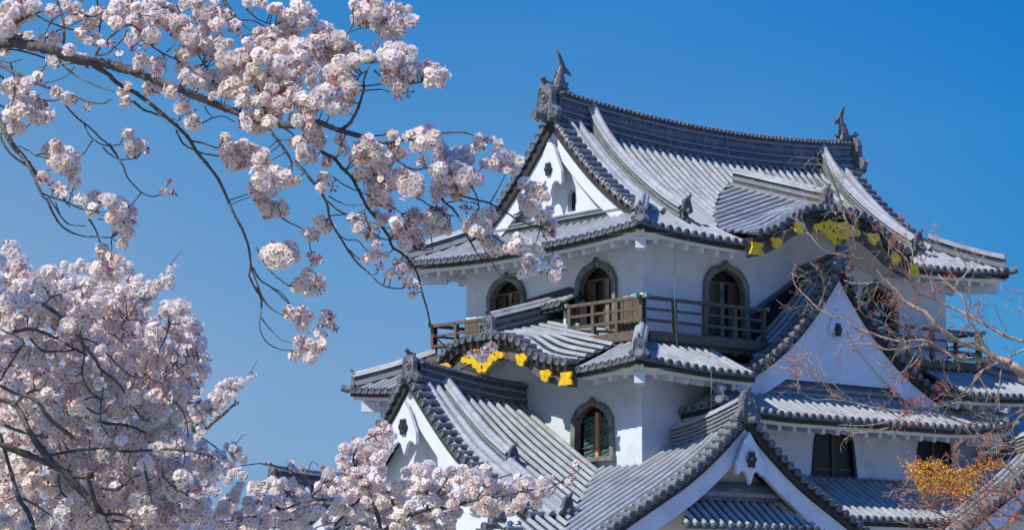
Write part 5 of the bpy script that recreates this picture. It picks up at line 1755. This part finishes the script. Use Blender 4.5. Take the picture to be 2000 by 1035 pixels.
# ---- distant cherry behind it ------------------------------------------
tc_ = Tree('cherry_tree', 'farther cherry tree with tiny blossoms, its sprigs pointing up right of the left mass', 'cherry tree', 120, 1560, 22.0, wander=.5)
A = tc_.add
A(qf([(160, 1200), (200, 1040), (240, 900), (262, 760), (280, 640), (300, 560)]), 14, 5, join=False); tc_.branches[-1]['name'] = 'bough'
for z, p, a, b in ((q3, '660,760 740,700 810,655 880,600 940,550 1000,500 1017,492', 8, 5), (q3, '1000,500 1000,470', 4, 3), (q3, '800,640 860,560 920,500 980,440 1030,400 1060,370 1095,312', 4, 1.2),
 (qf, '250,640 270,610 290,585 310,555 330,520 357,487', 4, 1.2), (qf, '160,600 190,560 220,530 235,515', 3, 1.5), (q3, '840,700 900,740 960,700 1010,660 1040,622', 3, 1.2), (q3, '850,490 850,450 865,430', 2, 1.2),
 (qf, '200,640 160,600 130,560 60,560', 4, 2), (qf, '240,900 300,860 380,850 430,880', 5, 3), (qf, '262,760 200,700 120,640', 5, 3), (q3, '880,500 910,470', 2, 1.2)):
    A(z(P_(p)), a, b)
rc = random.Random(3)
CC = fill([(60, 540), (130, 515), (240, 505), (300, 560), (345, 520), (335, 560), (290, 600), (280, 660), (330, 640), (340, 700), (300, 760), (200, 740), (100, 640)], 15, rc, 8, 12, pb=.0)
CC += fill([(-10, 620), (180, 600), (330, 660), (380, 740), (370, 860), (410, 900), (400, 1040), (-10, 1040)], 24, rc, 12, 17, pb=.0)
CC += fill([(370, 800), (385, 770), (400, 790), (420, 760), (450, 735), (480, 742), (450, 780), (410, 830), (390, 860)], 11, rc, 6, 10, pb=.0)
CC += fill([(425, 885), (450, 860), (468, 870), (480, 900), (465, 925), (440, 950), (425, 960)], 12, rc, 7, 10, pb=.0)
CC += fill([(380, 740), (345, 780), (340, 840), (380, 880), (400, 860), (375, 800)], 16, rc, 8, 12, pb=0)
CC += bl(qf, '318,540,10 330,528,9 340,520,7 308,556,12 300,570,12 232,515,5 150,520,9 470,745,8 485,738,7 498,733,5 478,845,4 455,868,9 466,878,9 396,763,6')
cluster_tree(tc_, CC)
tc_.build_wood(); build_blossoms(tc_, 8.0, .75, .03)
trunk(tc_, 160, 1202, .20, .07)

# ---- bottom centre cherry ----------------------------------------------
td = Tree('cherry_tree', 'cherry tree whose blossom covers the foot of the castle at bottom centre', 'cherry tree', 770, 1900, 12.6, wander=.3)
A = td.add
q6 = Zc(400, 820, 2.381)
A(qf([(760, 1300), (750, 1150), (745, 1040)]), 22, 14, join=False); td.branches[-1]['name'] = 'bough'
for z, p, a, b in ((qf, '745,1040 735,1000 720,960 705,930 690,900 700,870 730,850', 9, 3), (qf, '735,1000 690,985 640,975 590,980 540,1000 480,1010', 8, 3), (qf, '745,1040 790,1010 830,995 880,990 930,975 990,965 1045,955', 10, 4),
 (q6, '1530,335 1590,322 1640,295 1680,268 1740,232', 3.5, 2), (qf, '608,968 605,950 590,935 570,920 545,912 510,905 480,908 450,912', 5, 1.8), (qf, '608,968 625,955 630,945', 4, 2), (qf, '640,975 620,975 608,968', 6, 5),
 (qf, '560,1010 570,1000 590,990 620,985 650,988', 3, 2), (qf, '615,1030 640,1022 660,1018', 3, 2), (qf, '830,995 850,970 870,940 880,920', 6, 3), (qf, '850,970 835,965', 4, 3), (qf, '770,985 750,950 745,920', 6, 3), (q6, '1010,470 1060,460 1110,445', 3, 2), (qf, '590,940 600,925 607,905 612,900', 2.2, 1.5),
 (qf, '930,975 960,940 1000,925', 5, 3), (qf, '600,1035 590,1000 560,960 520,940', 6, 3), (qf, '745,1040 700,1020 640,1040', 8, 5)):
    A(z(P_(p)), a, b)
polyD = [(408, 1045), (410, 985), (440, 960), (465, 935), (480, 925), (510, 925), (530, 935), (560, 940), (585, 945), (610, 955), (628, 930), (655, 910), (668, 880), (690, 865), (715, 860), (735, 838), (757, 822), (772, 842), (757, 880), (750, 915), (775, 930), (795, 918), (820, 912), (845, 905), (850, 925), (885, 918), (905, 908), (945, 910), (965, 925), (1000, 932), (1030, 925), (1055, 925), (1078, 942), (1085, 958), (1055, 975), (1025, 995), (990, 1012), (955, 1008), (900, 1012), (880, 1030), (870, 1045)]
gapsD = [(525, 925, 9), (600, 960, 12), (640, 1000, 9), (655, 1010, 9), (590, 935, 9), (530, 950, 8), (735, 1020, 8), (740, 960, 6), (560, 965, 8), (610, 1015, 9), (640, 1030, 7)]
rd = random.Random(8)
CD = fill(polyD, 23, rd, 12, 18, gapsD, pb=.09)
CD += bl(qf, '572,918,12b 590,915,9 1110,940,10 1125,905,7b 1100,945,10b 1120,935,8b 568,905,8 630,912,5b 750,828,9 752,845,12 700,862,14 1075,935,12b 520,905,3b')
cluster_tree(td, CD)
for (x, y, r, b) in fill(polyD, 30, random.Random(2), 12, 16, gapsD, pb=.05):
    best, bi = td.nearest(x, y)
    td.branches[bi]['cl'].append((x, y, r, b, best[1][2] + rd.uniform(.25, .6)))
td.build_wood(); build_blossoms(td, 13.5, .85, .14)
trunk(td, 760, 1302, .16, .06)

# ---- bare maple on the right --------------------------------------------
def twiggery(tr, rng, dens, lmin, lmax, ang0, spread, wmax=2.0, budp=.5, every=1, tipw=.9):
    """fine forked twigs growing from the traced branches; returns tip points"""
    tips = []
    for br in tr.branches:
        S_ = br['s']
        for i in range(2, len(S_)):
            if S_[i][3] > 11 or rng.random() > dens: continue
            x, y, d, w_ = S_[i]
            a = math.atan2(-(S_[i][1]-S_[i-1][1]), S_[i][0]-S_[i-1][0]) + rng.choice((-1, 1))*rng.uniform(.35, 1.0)
            a = a*.75 + ang0*.25 if abs(a-ang0) < 3 else a
            def grow(x, y, d, a, L, w_, lev):
                pts = [(x, y, d, w_)]
                n = 4
                dd = rng.uniform(-.004, .004)
                for k in range(n):
                    a += rng.uniform(-.28, .28)
                    x += math.cos(a)*L/n; y -= math.sin(a)*L/n; d += dd*L/n*3
                    pts.append((x, y, d, max(tipw, w_*(1-.55*(k+1)/n))))
                    if lev < 2 and rng.random() < .62:
                        grow(x, y, d, a + rng.choice((-1, 1))*rng.uniform(.35, .9), L*rng.uniform(.4, .75), max(tipw, w_*.65), lev+1)
                br['tw'].append(pts)
                if rng.random() < budp: tips.append((br, x, y, d, a))
            grow(x, y, d, a, rng.uniform(lmin, lmax), min(wmax, w_*.7), 0)
    return tips
te = Tree('maple_tree', 'bare maple with pale forked twigs and red buds crossing the castle from the right', 'maple tree', 2500, 1740, 15.0, bark=M['bark2'], wander=.4)
e1 = Zc(1380, 400, 3.226); e2 = Zc(1380, 180, 3.226); e3 = Zc(1200, 680, 2.916); e4 = Zc(1600, 680, 2.915)
A = te.add
A(qf([(2480, 1000), (2300, 900), (2150, 800), (2040, 745), (1975, 712)]), 46, 15, join=False); te.branches[-1]['name'] = 'bough'
for z, p, a, b in (
 (e1, '1920,990 1820,960 1740,910 1640,880 1540,830 1450,760 1380,680 1300,640 1240,600 1200,540 1130,480 1060,400 980,320 940,260 920,180 870,80 850,20 830,-60', 12, 3.2), (e2, '860,740 830,640 790,540 760,470 740,400', 3.5, 1.5),
 (e2, '860,740 800,690 740,620 690,570 650,540', 2.6, 1.2), (e1, '920,180 940,100 930,40 900,0', 3, 1.5),
 (e1, '1900,990 1800,970 1700,970 1600,975 1540,950 1480,900 1400,860 1330,850 1240,860 1130,840 1020,800 940,780 860,720 780,700 700,650 640,590 570,520 550,480', 8, 1.8),
 (e1, '1820,960 1760,900 1720,830 1680,760 1640,700 1620,600 1560,530 1500,480 1460,440', 7, 2.5), (e1, '2000,860 1900,830 1800,780 1700,720 1600,670 1500,630 1430,590 1330,550 1290,480 1280,400 1250,330 1200,290', 7, 2.5),
 (e1, '1060,400 960,380 900,330 830,310 760,300 700,250 650,190 600,170 530,140', 4, 1.5), (e1, '1130,480 1050,490 950,495 870,480', 3.5, 2), (e1, '1020,800 940,850 860,870 820,900', 3, 1.5),
 (e1, '1240,860 1180,800 1100,740 1000,700 960,640', 3, 1.5), (e1, '1330,850 1280,790 1200,740 1130,700 1080,650 1050,600', 3, 1.5), (e1, '1400,880 1250,900 1130,910 1060,880 980,870 900,880', 3.5, 1.8),
 (e1, '1380,860 1320,930 1280,1000 1230,1060', 3.5, 2.5), (e1, '1560,530 1590,480 1640,430 1700,380 1760,310', 3, 1.5), (e1, '1640,700 1660,600 1620,480 1640,400 1600,300', 3.5, 1.5), (e1, '1430,590 1420,500 1380,420 1370,350 1440,280 1460,200', 3, 1.5),
 (e1, '1290,480 1200,380 1130,300 1090,240', 2.6, 1.3), (e1, '1280,400 1300,300 1260,200 1270,120', 2.6, 1.3), (e1, '1890,800 1840,700 1800,600 1760,560', 2.2, 1.2), (e1, '2080,720 1960,680 1900,660', 2, 1.2), (e1, '2080,560 1980,540 1900,540', 2, 1.2), (e1, '1740,800 1700,700 1710,640', 2.2, 1.3),
 (e1, '1480,660 1440,720 1380,760 1300,790', 2.6, 1.5), (e1, '700,650 740,560 740,500 700,420', 2, 1.2), (e1, '1700,970 1650,920 1690,860', 3, 1.5), (e1, '1160,1000 1200,930 1260,900', 2.4, 1.4),
 (e4, '1166,160 1080,100 1000,60 900,70 800,50 700,10 600,-30', 9, 4), (e4, '1166,350 1080,380 1000,400 920,390 860,350 820,310 780,250 740,190 700,100 680,20', 5, 1.8),
 (e4, '1166,370 1060,440 960,420 850,430 750,400 640,370 520,360 400,350 280,330 180,290 80,200 0,100', 5, 1.8), (e4, '1200,-10 1000,90 900,150 860,240 780,290 640,320 520,350', 5, 3), (e4, '1040,100 1020,250 1000,370', 4, 2),
 (e4, '580,0 560,60 500,120 440,140 380,110 300,60', 3, 1.5), (e4, '980,70 900,170 840,230 760,300 660,340 560,380', 4, 1.8), (e4, '900,150 960,260 930,340', 3, 1.5), (e4, '520,360 440,400 330,430 220,440 120,430', 3, 1.5), (e4, '400,450 300,470 200,480 130,460', 2.4, 1.3),
 (e3, '1430,330 1330,300 1240,250 1180,190 1140,120 1100,40 1090,0', 3, 1.5), (e3, '1330,300 1220,290 1130,290 1060,240 1040,190', 2.6, 1.3), (e3, '1240,180 1160,160 1060,145 980,110', 2.4, 1.3), (e3, '1070,140 1020,80 1000,20', 2, 1.2), (e3, '1240,250 1210,190 1180,100 1150,40', 2, 1.2),
 (e4, '640,300 560,330 480,290 420,260', 2.6, 1.3), (e4, '760,300 700,330 620,310 540,320', 3, 1.4)):
    A(z(P_(p)), a, b)
re_ = random.Random(21)
tips = twiggery(te, re_, .22, 14, 40, PI*.8, 1.0, wmax=1.5, tipw=.7)
te.build_wood()
def bud_groups(tr, tips, rng, prob, size_px, mats, tpl, nmin, nmax, name, sel=None):
    per = {}
    for (br, x, y, d, a) in tips:
        if rng.random() > prob(x, y): continue
        lst = per.setdefault(id(br), (br, [], [], []))
        n = rng.randint(nmin, nmax)
        c = np.array(at(x, y, d))
        s_ = size_px/F_PX*d/2
        dirv = np.array(RT*math.cos(a) + UP*math.sin(a))
        for _ in range(n):
            lst[1].append(c + NR.normal(size=3)*s_*1.1); lst[2].append(dirv + NR.normal(size=3)*.6); lst[3].append(s_*NR.uniform(.7, 1.4))
    for br, p, n_, z_ in per.values():
        scatter(name, tpl, np.array(p)-np.array(tr.base), np.array(n_), np.array(z_), mats, br['o'])
spots = [(1755, 425, 22), (1768, 462, 22), (1798, 560, 28), (1670, 525, 16), (1665, 522, 14), (1760, 590, 30), (1830, 520, 30), (1990, 715, 18), (1730, 430, 20), (1850, 640, 30), (1890, 610, 22), (1640, 690, 20), (1800, 780, 50), (1770, 600, 20), (1550, 715, 14), (1800, 540, 24)]
def pr_(x, y):
    k = .05
    for a, b, r in spots:
        if (x-a)**2 + (y-b)**2 < (r*1.5)**2: k = .95
    return k
bud_groups(te, tips, re_, pr_, 5.0, [M['redbud'], M['redbud']], BT, 2, 6, 'buds')
trunk(te, 2480, 1000, .20, .075)

# ---- leafing maple, lower right ------------------------------------------
tf = Tree('maple_tree', 'low maple with fresh yellow and red leaves in the lower right corner', 'maple tree', 2250, 1900, 12.5, bark=M['bark2'], wander=.4)
A = tf.add
A(qf([(2200, 1250), (2120, 1120), (2050, 1040), (2000, 985)]), 22, 9, join=False); tf.branches[-1]['name'] = 'bough'
for z, p, a, b in ((e4, '1166,890 1120,850 1070,820 1000,810 920,810 840,840 780,800', 8, 3), (e4, '1120,850 1060,780 1010,740 960,690', 5, 2), (e4, '1166,800 1100,700 1040,640', 4, 2), (e4, '1166,690 1080,760 1000,790', 4, 2), (e4, '1200,1000 1080,950 940,960 800,980 700,950 600,900 500,880', 6, 2),
 (e4, '940,960 900,880 820,850 720,850 640,880', 4, 2), (e4, '1000,810 940,740 860,700 780,680 700,700', 4, 1.6), (e4, '840,840 740,780 640,760 560,720 500,690', 4, 1.5), (e4, '1200,1060 1000,1030 880,1040 760,1035 620,1020', 6, 2), (e4, '700,950 660,900 600,830 560,800', 3, 1.5), (e4, '1120,850 1166,780', 3, 2), (e4, '1000,1030 940,960 900,900', 4, 2), (e4, '1166,560 1080,600 1000,590 960,570', 2.6, 1.4), (e4, '1166,520 1100,530 1020,560 970,570', 2.6, 1.4)):
    A(z(P_(p)), a, b)
rf_ = random.Random(4)
tipf = twiggery(tf, rf_, .6, 14, 42, PI*.8, 1.0, wmax=1.8, budp=1.0)
tf.build_wood()
bud_groups(tf, tipf, rf_, lambda x, y: .35 if y > 900 or x > 1930 else .6, 5.0, [M['redbud'], M['redbud']], BT, 1, 3, 'buds')
LC = []
polyL = [(1770, 910), (1792, 900), (1838, 900), (1850, 912), (1900, 912), (1925, 902), (1945, 898), (1962, 904), (1955, 915), (1920, 915), (1905, 935), (1905, 960), (1880, 975), (1850, 960), (1825, 965), (1800, 960), (1780, 935)]
LC += fill(polyL, 8, rf_, 6, 9, pb=0)
LC += fill([(1800, 960), (1850, 975), (1920, 960), (2005, 960), (2005, 1045), (1790, 1045), (1775, 1000)], 19, rf_, 6, 9, pb=0)
LC += [(x, y, 9, False) for x, y in ((1800, 975), (1792, 985), (1885, 980), (1890, 990), (1895, 970), (1990, 960), (1975, 1010), (1960, 1020), (1985, 1018), (1968, 1030), (1830, 1030), (1900, 1000), (1920, 1005))]
pos = []; nn = []; ss = []; pos2 = []; nn2 = []; ss2 = []
for (x, y, r, b) in LC:
    best, bi = tf.nearest(x, y)
    d = best[1][2] + rf_.uniform(-.60, -.05)
    c = np.array(at(x, y, d))
    for _ in range(12 if y < 962 else 6):
        off = NR.normal(size=3)*np.array([1, 1, .7])*r/F_PX*d*.6
        k = NR.normal(size=3)*.6 + np.array([0, 0, .4])
        s_ = 6.6/F_PX*d*NR.uniform(.7, 1.2)
        low = NR.random() < (.50 + .4*max(0, (y-920)/60))
        (pos2 if low else pos).append(c + off); (nn2 if low else nn).append(k); (ss2 if low else ss).append(s_)
bo = max(tf.branches, key=lambda b: len(b['tw']))['o']
scatter('yellow_leaves', LT, np.array(pos)-np.array(tf.base), np.array(nn), np.array(ss), [M['leafy']], tf.root)
scatter('red_leaves', LT, np.array(pos2)-np.array(tf.base), np.array(nn2), np.array(ss2), [M['leafr']], tf.root)
trunk(tf, 2200, 1252, .14, .028)
